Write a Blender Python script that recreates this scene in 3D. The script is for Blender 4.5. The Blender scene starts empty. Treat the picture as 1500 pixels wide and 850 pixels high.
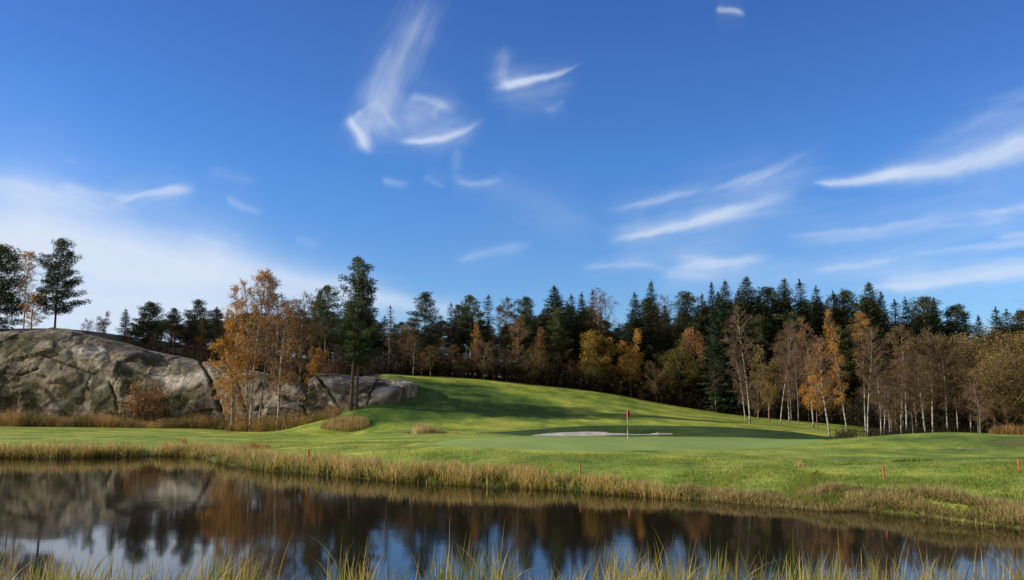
import bpy, math, random
import numpy as np
from mathutils import Vector, noise as mn

R = math.radians
C = bpy.context.scene.collection
sc = bpy.context.scene
rng = np.random.default_rng(7)
random.seed(7)

# ------------------------------------------------------------------ camera geometry
FOC = 1210.0            # focal length in pixels of the 1500 px wide photograph
PITCH = math.atan(168.0 / FOC)
CAMZ = 4.2
ct, st = math.cos(PITCH), math.sin(PITCH)

def ray(px, py):
    a = (px - 750.0) / FOC
    b = (425.0 - py) / FOC
    return a, ct - b * st, st + b * ct

def P(px, py, D):
    """world point seen at (px,py) standing D metres ahead"""
    a, yc, zc = ray(px, py)
    return a * D / yc, D, CAMZ + D * zc / yc

def shoreP(px, py):
    a, yc, zc = ray(px, py)
    D = -CAMZ / (zc / yc)
    return a * D / yc, D

def proj(X, Y, Z):
    """pixel coordinates of world points (used only to lay out ground regions)"""
    dz = Z - CAMZ
    f = Y * ct + dz * st
    u = -Y * st + dz * ct
    f = np.maximum(f, 0.1)
    return 750 + FOC * X / f, 425 - FOC * u / f

# ------------------------------------------------------------------ terrain
shore_px = [(0, 671), (120, 671), (250, 668), (300, 671), (333, 681), (400, 690), (450, 694), (500, 698),
            (600, 707), (733, 713), (833, 719), (933, 725), (1000, 731), (1090, 738), (1167, 744), (1250, 748),
            (1333, 754), (1433, 769), (1500, 775)]
sh = [shoreP(*p) for p in shore_px]
SX = np.array([-150, -115, -80] + [p[0] for p in sh] + [sh[-1][0] + 8, sh[-1][0] + 25, 85, 110])
SY = np.array([30, 56, 68] + [p[1] for p in sh] + [sh[-1][1] - 1.5, sh[-1][1] - 3, 24, 19.0])

def far_shore(X):
    return np.interp(X, SX, SY) + 0.25 * np.sin(X * 0.9) + 0.15 * np.sin(X * 2.3 + 1)

def near_shore(X):
    return 15.2 + 0.4 * np.sin(X * 0.35) + 0.2 * np.sin(X * 1.3) + np.maximum(0, np.abs(X) - 60) * 0.05

# control points: (px, py, distance)
cps = [
    # left fairway
    (-150, 650, 76), (0, 651, 75), (120, 651, 75), (250, 650, 76), (330, 652, 74), (0, 636, 92), (200, 636, 92), (350, 638, 90),
    (-150, 623, 112), (0, 623, 112), (150, 624, 112), (300, 626, 111), (420, 628, 108), (520, 632, 98), (440, 645, 78),
    (400, 660, 64), (450, 668, 58), (500, 660, 60), (560, 668, 54), (640, 676, 50), (540, 640, 80), (600, 636, 82),
    # green
    (640, 640, 72), (700, 638, 73), (800, 639, 71), (920, 643, 62), (1050, 641, 69), (1190, 645, 64),
    (720, 660, 52), (850, 662, 51.5), (1000, 664, 50.5), (1120, 662, 52), (920, 650, 57), (800, 650, 58), (1050, 652, 57),
    (700, 690, 46), (850, 700, 43.5), (980, 700, 42), (1100, 700, 40), (1295, 699, 37.5), (1400, 705, 35.5), (1493, 692, 36), (1600, 692, 35),
    (1200, 675, 47), (1320, 670, 48), (1430, 665, 49), (1550, 660, 48), (1380, 720, 33), (1480, 735, 31.5),
    # right mound
    (1180, 646, 62), (1240, 643, 62), (1320, 636, 61), (1400, 632.5, 60), (1480, 636, 59), (1600, 634, 60),
    (1250, 652, 70), (1330, 652, 72), (1420, 650, 74), (1550, 650, 74), (1650, 640, 60),
    (1190, 643, 80), (1260, 641, 82), (1330, 638, 84), (1420, 637, 86), (1550, 637, 86),
    # hollow behind the green and the foot of the hill
    (560, 633, 92), (640, 632, 92), (720, 631, 92), (800, 632, 93),
    (600, 636.5, 86), (680, 637, 86),
    # mound behind bunker
    (760, 631, 83), (850, 624.5, 82), (920, 623, 81), (1000, 624, 81), (1080, 626, 80), (1160, 632, 78), (1220, 641, 76),
    (860, 633, 92), (950, 632, 92), (1050, 632, 91), (1150, 638, 88),
    (800, 638.5, 73.2), (850, 639, 73.2), (920, 639, 73.2), (1000, 638.5, 73.2), (1090, 637, 73),
    # hill
    (520, 612, 100), (560, 607, 101), (650, 609, 102), (750, 612, 102), (840, 616, 101), (930, 616, 101), (1030, 620, 101), (1120, 624, 99), (1200, 631, 99),
    (540, 585, 109), (600, 583, 110), (700, 586, 111), (800, 593, 111), (900, 600, 110), (1000, 610, 110), (1100, 617, 109), (1200, 625, 108), (1300, 632, 106), (1450, 634, 105),
    (540, 566, 115), (600, 562, 117), (700, 568, 118), (800, 577, 118), (900, 588, 117), (1000, 603, 116),
    (545, 549, 125), (600, 551, 126), (650, 553, 126), (700, 556, 126), (800, 566, 126), (900, 579, 125), (950, 589, 124), (1000, 598, 123),
    (1100, 611, 120), (1200, 620, 118), (1300, 628, 116), (1450, 631, 115), (1600, 631, 115),
    # forest floor behind crest
    (600, 548, 140), (700, 552, 140), (800, 562, 140), (900, 573, 140), (1000, 590, 140), (1100, 603, 140), (1250, 615, 140), (1450, 620, 140), (1600, 620, 140),
    # left plateau behind rock
    (-150, 492, 148), (0, 492, 146), (100, 498, 146), (200, 520, 146), (300, 530, 146), (400, 538, 144), (500, 545, 140),
    (-150, 620, 117), (0, 620, 117), (150, 620, 117), (300, 620, 117), (400, 618, 114), (470, 610, 111),
    (-150, 560, 132), (0, 560, 132), (150, 570, 132), (300, 582, 132), (400, 585, 128), (500, 575, 125),
]
pts = np.array([P(*c) for c in cps])
extra = [(-110, 175, 15), (-60, 175, 15), (-20, 175, 11), (10, 175, 9), (40, 175, 6.5), (80, 175, 5), (110, 175, 5),
         (-130, 90, 2), (-130, 120, 5), (110, 60, 2.5), (110, 100, 3), (60, 35, 1.6), (-100, 80, 1.0)]
pts = np.vstack([pts, np.array(extra, float)])
# shore points at z ~0.1
sx = np.linspace(-90, 60, 26)
pts = np.vstack([pts, np.stack([sx, far_shore(sx) + 0.3, np.full_like(sx, 0.12)], 1)])
SC = 40.0
cx = pts[:, :2] / SC
def kern(d2):
    return np.where(d2 > 1e-12, 0.5 * d2 * np.log(np.maximum(d2, 1e-12)), 0.0)
n = len(cx)
d2 = ((cx[:, None, :] - cx[None, :, :]) ** 2).sum(-1)
K = kern(d2) + np.eye(n) * 0.0012
Pm = np.hstack([np.ones((n, 1)), cx])
A = np.zeros((n + 3, n + 3)); A[:n, :n] = K; A[:n, n:] = Pm; A[n:, :n] = Pm.T
sol = np.linalg.solve(A, np.concatenate([pts[:, 2], np.zeros(3)]))

def tps(X, Y):
    X = np.clip(X, -125, 110); Y = np.clip(Y, 20, 178)
    out = np.empty(X.size)
    q = np.stack([X.ravel(), Y.ravel()], 1) / SC
    for i in range(0, len(q), 20000):
        qq = q[i:i + 20000]
        dd = ((qq[:, None, :] - cx[None]) ** 2).sum(-1)
        out[i:i + 20000] = kern(dd) @ sol[:n] + sol[n] + qq @ sol[n + 1:]
    return out.reshape(X.shape)

# bunker outline (centre, radii) in world
bcx, bcy = P(885, 632, 75.5)[0], 75.6
BRX, BRY = 7.0, 2.1
def bunker_r(X, Y):
    ax = (X - bcx) / BRX
    ang = np.arctan2((Y - bcy) / BRY, ax)
    rr = np.sqrt(ax ** 2 + ((Y - bcy) / BRY) ** 2)
    lim = (1 - .30 * np.clip(np.sin(ang), 0, 1) ** 3) * (1 + 0.10 * np.sin(2 * ang + 0.6) + 0.08 * np.sin(3 * ang + 2) + 0.04 * np.sin(5 * ang)) * (1 - .40 * np.clip(np.sin(ang) * 1.6, 0, 1) * np.clip((np.cos(ang) + .2) / .7, 0, 1) * np.clip((1 - np.cos(ang)) * 6, 0, 1))
    return rr / lim

def H(X, Y):
    X = np.asarray(X, float); Y = np.asarray(Y, float)
    h = tps(X, Y)
    F = far_shore(X); N = near_shore(X)
    d = Y - F
    land = np.minimum(h, 0.06 + d * 0.32)
    land = np.maximum(land, 0.05 + np.clip(d, 0, 12) * 0.02)
    # bunker hollow with rising back face
    br = bunker_r(X, Y)
    t = np.clip((Y - (bcy - BRY)) / (2 * BRY), 0, 1)
    floor = 0.98 + 0.92 * t ** 1.2
    w = np.clip((1.12 - br) / 0.16, 0, 1); w = w * w * (3 - 2 * w)
    land = land * (1 - w) + np.minimum(land, floor) * w
    # small undulation
    und = 0.05 * np.sin(X * 0.31 + 1.2 * np.sin(Y * 0.11)) * np.sin(Y * 0.23 + 0.7 * np.sin(X * 0.17))
    land = land + und * np.clip((d - 3) / 6, 0, 1)
    pond = -np.minimum(1.2, 0.03 + 0.35 * np.minimum(F - Y, Y - N))
    e = N - Y
    near = 0.05 + 2.5 * (1 - np.exp(-np.clip(e, 0, 200) / 11.0))
    near = np.minimum(near, 0.05 + e * 0.2)
    out = np.where(Y > F, land, np.where(Y > N, pond, near))
    return out

def Hs(x, y):
    return float(H(np.array([x]), np.array([y]))[0])

# ------------------------------------------------------------------ mesh helpers
class MB:
    def __init__(s):
        s.v = []; s.f = []; s.t = []; s.g = []; s.n = 0
    def add(s, verts, faces, tone=0.5, grad=0.0):
        verts = np.asarray(verts, float).reshape(-1, 3); faces = np.asarray(faces, int)
        s.v.append(verts); s.f.append(faces + s.n); s.n += len(verts)
        s.t.append(np.broadcast_to(np.asarray(tone, float), (len(verts),)).copy())
        s.g.append(np.broadcast_to(np.asarray(grad, float), (len(verts),)).copy())
    def leaves(s, p, d, side, L, W, tone):
        """rhombic leaf faces; p,d,side (N,3), L,W,tone (N,)"""
        L = np.asarray(L).reshape(-1, 1); W = np.asarray(W).reshape(-1, 1)
        a = p; b = p + d * L * 0.45 + side * W * 0.5; c = p + d * L; e = p + d * L * 0.45 - side * W * 0.5
        v = np.stack([a, b, c, e], 1).reshape(-1, 3)
        f = np.arange(len(p) * 4).reshape(-1, 4)
        s.add(v, f, np.repeat(np.broadcast_to(tone, (len(p),)), 4))
    def tube(s, path, radii, k=5, tone=0.5):
        path = np.asarray(path, float); m = len(path)
        radii = np.broadcast_to(np.asarray(radii, float), (m,))
        tan = np.gradient(path, axis=0); tan /= np.linalg.norm(tan, axis=1, keepdims=True) + 1e-9
        ref = np.array([0, 0, 1.0]) if abs(tan[:, 2]).mean() < 0.8 else np.array([1.0, 0, 0])
        u = np.cross(tan, ref); u /= np.linalg.norm(u, axis=1, keepdims=True) + 1e-9
        w = np.cross(tan, u)
        an = np.linspace(0, 2 * np.pi, k, endpoint=False)
        ring = path[:, None, :] + radii[:, None, None] * (np.cos(an)[None, :, None] * u[:, None, :] + np.sin(an)[None, :, None] * w[:, None, :])
        idx = np.arange(m * k).reshape(m, k)
        f = np.stack([idx[:-1], np.roll(idx[:-1], -1, 1), np.roll(idx[1:], -1, 1), idx[1:]], -1).reshape(-1, 4)
        s.add(ring.reshape(-1, 3), f, tone, np.repeat(np.linspace(0, 1, m), k))
    def mesh(s, name, mat, smooth=False):
        v = np.concatenate(s.v); f = np.concatenate(s.f)
        me = bpy.data.meshes.new(name)
        me.vertices.add(len(v)); me.vertices.foreach_set('co', v.ravel())
        k = f.shape[1]
        me.loops.add(f.size); me.loops.foreach_set('vertex_index', f.ravel().astype(np.int32))
        me.polygons.add(len(f))
        me.polygons.foreach_set('loop_start', np.arange(0, f.size, k, dtype=np.int32))
        me.polygons.foreach_set('loop_total', np.full(len(f), k, dtype=np.int32))
        if smooth: me.polygons.foreach_set('use_smooth', np.ones(len(f), bool))
        me.update(calc_edges=True)
        a = me.attributes.new('tone', 'FLOAT', 'POINT'); a.data.foreach_set('value', np.concatenate(s.t))
        a = me.attributes.new('grad', 'FLOAT', 'POINT'); a.data.foreach_set('value', np.concatenate(s.g))
        if mat: me.materials.append(mat)
        return me

def link(name, me, parent=None, loc=None):
    o = bpy.data.objects.new(name, me); C.objects.link(o)
    if parent: o.parent = parent
    if loc is not None: o.location = loc
    return o

def tag(o, label=None, cat=None, group=None, kind=None):
    if label: o['label'] = label
    if cat: o['category'] = cat
    if group: o['group'] = group
    if kind: o['kind'] = kind
    return o

def empty(name, loc):
    o = bpy.data.objects.new(name, None); C.objects.link(o); o.location = loc; o.empty_display_size = 0.3
    return o

def unit(v):
    return v / (np.linalg.norm(v, axis=-1, keepdims=True) + 1e-9)

# ------------------------------------------------------------------ materials
def new_mat(name):
    m = bpy.data.materials.new(name); m.use_nodes = True
    nt = m.node_tree; nt.nodes.clear()
    return m, nt, nt.nodes, nt.links

def N(nt, typ, **kw):
    nd = nt.nodes.new(typ)
    for k, v in kw.items():
        if k.startswith('i_'): nd.inputs[k[2:].replace('_', ' ')].default_value = v
        else: setattr(nd, k, v)
    return nd

def math_(nt, op, a, b=None, c=None, clamp=False):
    nd = nt.nodes.new('ShaderNodeMath'); nd.operation = op; nd.use_clamp = clamp
    for i, x in enumerate((a, b, c)):
        if x is None: continue
        if isinstance(x, (int, float)): nd.inputs[i].default_value = x
        else: nt.links.new(x, nd.inputs[i])
    return nd.outputs[0]

def ramp(nt, fac, stops, interp='LINEAR'):
    nd = nt.nodes.new('ShaderNodeValToRGB'); cr = nd.color_ramp; cr.interpolation = interp
    while len(cr.elements) > 1: cr.elements.remove(cr.elements[-1])
    for i, (p, c) in enumerate(stops):
        e = cr.elements[0] if i == 0 else cr.elements.new(p)
        e.position = p; e.color = (*c, 1) if len(c) == 3 else c
    nt.links.new(fac, nd.inputs[0])
    return nd.outputs[0]

def mixc(nt, fac, a, b, mode='MIX'):
    nd = nt.nodes.new('ShaderNodeMix'); nd.data_type = 'RGBA'; nd.blend_type = mode
    for sck, x in ((nd.inputs[0], fac), (nd.inputs[6], a), (nd.inputs[7], b)):
        if isinstance(x, (int, float)): sck.default_value = x
        elif isinstance(x, tuple): sck.default_value = (*x, 1)
        else: nt.links.new(x, sck)
    return nd.outputs[2]

def noise_(nt, vec, scale, detail=3, rough=0.55, dist=0.0):
    nd = N(nt, 'ShaderNodeTexNoise'); nd.inputs['Scale'].default_value = scale
    nd.inputs['Detail'].default_value = detail; nd.inputs['Roughness'].default_value = rough
    nd.inputs['Distortion'].default_value = dist
    if vec is not None: nt.links.new(vec, nd.inputs['Vector'])
    return nd.outputs[0]

def attr(nt, name):
    nd = N(nt, 'ShaderNodeAttribute'); nd.attribute_name = name
    return nd.outputs['Fac']

def mapping(nt, vec, scale=(1, 1, 1), rot=(0, 0, 0)):
    nd = N(nt, 'ShaderNodeMapping'); nd.inputs['Scale'].default_value = scale; nd.inputs['Rotation'].default_value = rot
    nt.links.new(vec, nd.inputs['Vector'])
    return nd.outputs[0]

def leaf_mat(name, stops, trans=0.35, patch=0.5, rough=0.6, vary=0.25):
    m, nt, nd, lk = new_mat(name)
    geo = N(nt, 'ShaderNodeNewGeometry'); oi = N(nt, 'ShaderNodeObjectInfo')
    t = attr(nt, 'tone')
    nz = noise_(nt, geo.outputs['Position'], patch, 2)
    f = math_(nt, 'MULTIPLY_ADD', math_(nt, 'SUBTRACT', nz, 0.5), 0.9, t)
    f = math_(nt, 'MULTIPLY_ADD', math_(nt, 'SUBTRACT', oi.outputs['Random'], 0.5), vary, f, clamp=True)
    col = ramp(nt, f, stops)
    bs = N(nt, 'ShaderNodeBsdfPrincipled'); bs.inputs['Roughness'].default_value = rough
    bs.inputs['Specular IOR Level'].default_value = 0.25
    lk.new(col, bs.inputs['Base Color'])
    tr = N(nt, 'ShaderNodeBsdfTranslucent'); lk.new(col, tr.inputs['Color'])
    mx = N(nt, 'ShaderNodeMixShader'); mx.inputs[0].default_value = trans
    lk.new(bs.outputs[0], mx.inputs[1]); lk.new(tr.outputs[0], mx.inputs[2])
    out = N(nt, 'ShaderNodeOutputMaterial'); lk.new(mx.outputs[0], out.inputs[0])
    return m

def simple_mat(name, col, rough=0.7, spec=0.3, nscale=None, col2=None):
    m, nt, nd, lk = new_mat(name)
    bs = N(nt, 'ShaderNodeBsdfPrincipled'); bs.inputs['Roughness'].default_value = rough
    bs.inputs['Specular IOR Level'].default_value = spec
    tc = N(nt, 'ShaderNodeTexCoord')
    c = ramp(nt, noise_(nt, tc.outputs['Object'], nscale or 5, 4), [(0.35, col), (0.65, col2 or tuple(x * 0.75 for x in col))])
    lk.new(c, bs.inputs['Base Color'])
    out = N(nt, 'ShaderNodeOutputMaterial'); lk.new(bs.outputs[0], out.inputs[0])
    return m

M = {}
M['spruce'] = leaf_mat('spruce_needles', [(0, (.015, .018, .007)), (.4, (.043, .053, .017)), (.75, (.095, .108, .032)), (1, (.16, .17, .05))], 0.14, 0.35)
M['spruce_pale'] = leaf_mat('pale_spruce_needles', [(0, (.014, .026, .014)), (.4, (.040, .066, .032)), (.75, (.08, .12, .05)), (1, (.12, .16, .07))], 0.14, 0.35)
M['spruce_brown'] = leaf_mat('brown_spruce_needles', [(0, (.018, .016, .010)), (.4, (.04, .035, .020)), (.75, (.075, .06, .032)), (1, (.11, .08, .04))], 0.18, 0.35)
M['pine'] = leaf_mat('pine_needles', [(0, (.018, .028, .012)), (.4, (.055, .078, .028)), (.75, (.11, .14, .048)), (1, (.16, .19, .07))], 0.16, 0.4)
M['orange'] = leaf_mat('orange_leaves', [(0, (.26, .12, .02)), (.35, (.56, .29, .05)), (.7, (.78, .41, .08)), (1, (.85, .62, .18))], 0.45, 0.6)
M['rust'] = leaf_mat('rust_leaves', [(0, (.15, .07, .03)), (.4, (.38, .20, .075)), (.8, (.56, .31, .11)), (1, (.66, .42, .15))], 0.4, 0.6)
M['yellow'] = leaf_mat('yellow_leaves', [(0, (.12, .08, .015)), (.4, (.30, .19, .028)), (.75, (.48, .32, .045)), (1, (.62, .46, .09))], 0.42, 0.6)
M['olive'] = leaf_mat('olive_leaves', [(0, (.04, .04, .010)), (.4, (.11, .105, .022)), (.75, (.20, .18, .035)), (1, (.32, .26, .05))], 0.4, 0.6)
M['olivebrown'] = leaf_mat('olive_brown_leaves', [(0, (.07, .054, .022)), (.4, (.17, .13, .045)), (.75, (.30, .22, .065)), (1, (.44, .32, .09))], 0.35, 0.6)
M['brown'] = leaf_mat('brown_leaves', [(0, (.06, .035, .018)), (.4, (.17, .095, .042)), (.8, (.30, .17, .065)), (1, (.42, .24, .08))], 0.3, 0.6)
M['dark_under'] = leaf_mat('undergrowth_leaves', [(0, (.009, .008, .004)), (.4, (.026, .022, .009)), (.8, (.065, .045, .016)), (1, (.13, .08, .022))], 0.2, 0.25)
M['brush'] = leaf_mat('brush_stems', [(0, (.10, .10, .035)), (.25, (.22, .19, .06)), (.45, (.40, .20, .08)), (.65, (.50, .30, .10)), (.85, (.62, .46, .17)), (1, (.74, .60, .30))], 0.3, 0.45)
M['reed_tan'] = leaf_mat('dry_reeds', [(0, (.26, .19, .08)), (.4, (.55, .42, .19)), (.8, (.74, .58, .30)), (1, (.82, .68, .42))], 0.35, 0.8)
M['twig_'] = simple_mat('twig_bark', (.10, .062, .044), 0.9, 0.1, 3, (.16, .10, .07))
M['bark_dark'] = simple_mat('spruce_bark', (.06, .048, .038), 0.9, 0.1, 6, (.10, .08, .065))

def pine_bark():
    m, nt, nd, lk = new_mat('pine_bark')
    tc = N(nt, 'ShaderNodeTexCoord'); g = attr(nt, 'grad')
    nz = noise_(nt, mapping(nt, tc.outputs['Object'], (6, 6, 1.5)), 1.0, 4)
    f = math_(nt, 'MULTIPLY_ADD', math_(nt, 'SUBTRACT', nz, 0.5), 0.5, g)
    c = ramp(nt, f, [(0.0, (.055, .043, .034)), (0.35, (.10, .07, .05)), (0.6, (.26, .13, .065)), (1, (.30, .15, .08))])
    bs = N(nt, 'ShaderNodeBsdfPrincipled'); bs.inputs['Roughness'].default_value = .9; lk.new(c, bs.inputs[0])
    out = N(nt, 'ShaderNodeOutputMaterial'); lk.new(bs.outputs[0], out.inputs[0]); return m
M['bark_pine'] = pine_bark()

def birch_bark(name, white):
    m, nt, nd, lk = new_mat(name)
    tc = N(nt, 'ShaderNodeTexCoord'); t = attr(nt, 'tone'); g = attr(nt, 'grad')
    nz = noise_(nt, mapping(nt, tc.outputs['Object'], (5, 5, 2.2)), 1.0, 3, 0.7)
    c = ramp(nt, nz, [(0.44, (.05, .045, .04)), (0.52, white), (1, tuple(x * .9 for x in white))])
    base = ramp(nt, g, [(0.0, (.5, .47, .43)), (0.16, (1, 1, 1)), (1, (1, 1, 1))])
    c = mixc(nt, 1.0, c, base, 'MULTIPLY')
    c = mixc(nt, t, c, (.19, .118, .072))
    bs = N(nt, 'ShaderNodeBsdfPrincipled'); bs.inputs['Roughness'].default_value = .7; lk.new(c, bs.inputs[0])
    out = N(nt, 'ShaderNodeOutputMaterial'); lk.new(bs.outputs[0], out.inputs[0]); return m
M['bark_birch'] = birch_bark('birch_bark', (.46, .43, .37))
M['bark_grey'] = birch_bark('grey_bark', (.30, .26, .22))

# ------------------------------------------------------------------ tree prototypes
def trunk_path(H_, lean=0.0, wob=0.1, r=None, m=10):
    t = np.linspace(0, 1, m)
    a = r.uniform(0, 6.28); ph = r.uniform(0, 6.28)
    x = lean * H_ * t ** 1.5 * np.cos(a) + wob * np.sin(t * 5 + ph) * t
    y = lean * H_ * t ** 1.5 * np.sin(a) + wob * np.cos(t * 4 + ph) * t
    return np.stack([x, y, t * H_], 1)

def at_path(path, z):
    return np.array([np.interp(z, path[:, 2], path[:, 0]), np.interp(z, path[:, 2], path[:, 1]), z])

def with_root(path, depth=1.2):
    return np.vstack([path[:1] - [0, 0, depth], path])

def make_spruce(seed, H_=20.0, Rr=2.7, base=0.08, dens=1.0, shape=0.8, ragged=0.25, fine=1.0, droop=1.0):
    r = np.random.default_rng(seed)
    wood = MB(); cr = MB()
    tp = trunk_path(H_, 0.0, 0.12, r)
    path = with_root(tp)
    rad = np.concatenate([[0.26], np.linspace(0.22, 0.015, len(tp))])
    wood.tube(path, rad * H_ / 20, 7)
    z = base * H_
    while z < H_ - 0.25:
        t = (z - base * H_) / (H_ * (1 - base))
        env = Rr * (1 - t) ** shape * (min(1, 0.55 + t * 3.5)) + 0.10
        lsz = min(1.0, .42 + env / 2.2)
        nb = int(r.integers(5, 8)) if t < .75 else 8
        az0 = r.uniform(0, 6.28)
        for k in range(nb):
            az = az0 + k * 6.283 / nb + r.normal(0, 0.25)
            L = env * (1 + r.normal(0, ragged)) 
            if L < 0.15: L = 0.15
            if r.random() < 0.07 * (1 - t): continue
            out = np.array([math.cos(az), math.sin(az), 0])
            p0 = at_path(tp, z + r.uniform(-.15, .15))
            e0 = (0.45 * t - 0.12 * droop) + r.normal(0, .08)
            nn = max(5, int(L / 0.24 * dens))
            s = np.linspace(0.12, 1, nn)
            drop = e0 * s * L - 0.20 * L * s ** 1.6 * (1 - t) * droop + 0.11 * L * s ** 4
            c = p0 + out * (s * L)[:, None] + np.array([0, 0, 1.0]) * drop[:, None]
            if L > 1.0:
                wood.tube(np.vstack([p0, c[::max(1, nn // 3)]]), 0.022, 3, 0.6)
            side = np.array([-out[1], out[0], 0])
            for sg in (-1, 1):
                w = (0.13 + 0.34 * L * (1 - s) * np.clip(s * 4, 0, 1)) * r.uniform(.7, 1.25, nn)
                kmax = int(np.ceil(w.max() / 0.28))
                for q in range(kmax):
                    ok = w > q * 0.28 - 0.08
                    if not ok.any(): continue
                    pp = c[ok] + (out * 0.5 + side * sg * 0.85) * (q * 0.26) + np.array([0, 0, -1.0]) * (q * 0.07)
                    m_ = len(pp)
                    d = unit(out * r.uniform(.3, 1, (m_, 1)) + side * sg * r.uniform(.2, 1.0, (m_, 1)) + np.array([0, 0, 1.0]) * r.uniform(-.65, .12, (m_, 1)))
                    sd = unit(np.cross(d, unit(np.array([0, 0, 1.0]) + r.normal(0, .5, (m_, 3)))))
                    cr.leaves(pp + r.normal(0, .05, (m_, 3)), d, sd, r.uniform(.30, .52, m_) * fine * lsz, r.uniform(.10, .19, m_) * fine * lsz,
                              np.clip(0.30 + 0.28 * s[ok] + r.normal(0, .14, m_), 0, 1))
        z += (0.24 + 0.22 * (1 - t)) / dens * r.uniform(.75, 1.25)
    m_ = 24
    a = r.uniform(0, 6.28, m_)
    pz = H_ - r.uniform(0.0, 0.8, m_)
    d = unit(np.stack([np.cos(a) * .5, np.sin(a) * .5, np.full(m_, .9)], 1))
    cr.leaves(np.stack([np.interp(pz, tp[:, 2], tp[:, 0]), np.interp(pz, tp[:, 2], tp[:, 1]), pz], 1), d, unit(np.cross(d, r.normal(0, 1, (m_, 3)))), np.full(m_, .38), np.full(m_, .09), np.full(m_, .55))
    return wood.mesh('spruce_trunk', M['bark_dark'], True), cr.mesh('spruce_crown', M['spruce']), H_

def clump(cr, r, c, rx, rz, nleaf, L, W, tone, up=0.4):
    d = unit(r.normal(0, 1, (nleaf, 3)))
    rad = r.uniform(0.25, 1.0, nleaf) ** 0.6
    p = c + d * rad[:, None] * np.array([rx, rx, rz])
    dd = unit(d + np.array([0, 0, up]) + r.normal(0, .45, (nleaf, 3)))
    sd = unit(np.cross(dd, r.normal(0, 1, (nleaf, 3))))
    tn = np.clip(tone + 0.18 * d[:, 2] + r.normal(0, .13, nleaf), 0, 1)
    cr.leaves(p, dd, sd, L * r.uniform(.7, 1.3, nleaf), W * r.uniform(.7, 1.3, nleaf), tn)

def make_pine(seed, H_=18.0, base=0.45, Rr=2.6, nb=46, shape='wide', lean=0.02):
    r = np.random.default_rng(seed)
    wood = MB(); cr = MB()
    tp = trunk_path(H_, lean, 0.22, r, 12)
    path = with_root(tp)
    wood.tube(path, np.concatenate([[.27], np.linspace(.23, .04, len(tp))]) * H_ / 18, 8)
    for i in range(nb):
        t = (i + r.uniform(0, 1)) / nb
        z = H_ * (base + (0.985 - base) * t)
        if shape == 'wide': env = Rr * (math.sin(min(1, (t * 0.92 + .10)) * math.pi) ** 0.6 * (1 - 0.35 * t) + 0.12)
        else: env = Rr * ((1 - t) ** 0.65 + 0.12) * min(1, .5 + 2.5 * t)
        L = env * r.uniform(.45, 1.18)
        az = i * 2.39996 + r.normal(0, .35)
        up = r.uniform(-.1, .35) + 0.5 * t ** 2
        out = np.array([math.cos(az), math.sin(az), 0])
        p0 = at_path(tp, z)
        s = np.linspace(0, 1, 5)
        c = p0 + out * (s * L)[:, None] + np.array([0, 0, 1.]) * (up * L * s + 0.12 * L * s ** 3 - 0.1 * L * s * (1 - s))[:, None]
        wood.tube(c, np.linspace(.055, .014, 5), 4, 0.5)
        nc = max(2, int(L * 2.2))
        for k in range(nc):
            sk = 0.42 + 0.6 * (k + r.uniform(0, 1)) / nc
            cc = p0 + out * (sk * L) + np.array([0, 0, 1.]) * (up * L * sk + 0.1 * L * sk ** 3)
            lat = np.array([-out[1], out[0], 0]) * r.normal(0, .28) * L * (1.15 - sk)
            cc = cc + lat + r.normal(0, .1, 3)
            rr = r.uniform(.34, .60)
            clump(cr, r, cc, rr * 1.25, rr * .62, int(50 * rr / .4), .30, .085, 0.42 + 0.12 * t, .5)
    for k in range(4):
        clump(cr, r, tp[-1] + [r.normal(0, .2), r.normal(0, .2), -.25 * k + .1], .38, .32, 45, .27, .075, .55, .8)
    # dead stubs on the lower trunk
    for k in range(10):
        z = H_ * r.uniform(min(.22, base), base + .1); az = r.uniform(0, 6.28); L = r.uniform(.4, 1.3)
        p0 = at_path(tp, z); o = np.array([math.cos(az), math.sin(az), r.uniform(-.4, .1)])
        wood.tube(np.array([p0, p0 + o * L * .5, p0 + o * L]), [.03, .02, .008], 3, .5)
    return wood.mesh('pine_trunk', M['bark_pine'], True), cr.mesh('pine_crown', M['pine']), H_

def ribbons(mb, p0, p1, w, tone, r):
    d = p1 - p0
    sd = unit(np.cross(unit(d), r.normal(0, 1, p0.shape)))
    w = np.asarray(w).reshape(-1, 1)
    v = np.stack([p0 - sd * w, p0 + sd * w, p1 + sd * w * .35, p1 - sd * w * .35], 1).reshape(-1, 3)
    mb.add(v, np.arange(len(v)).reshape(-1, 4), np.repeat(np.broadcast_to(tone, (len(p0),)), 4))

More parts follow.
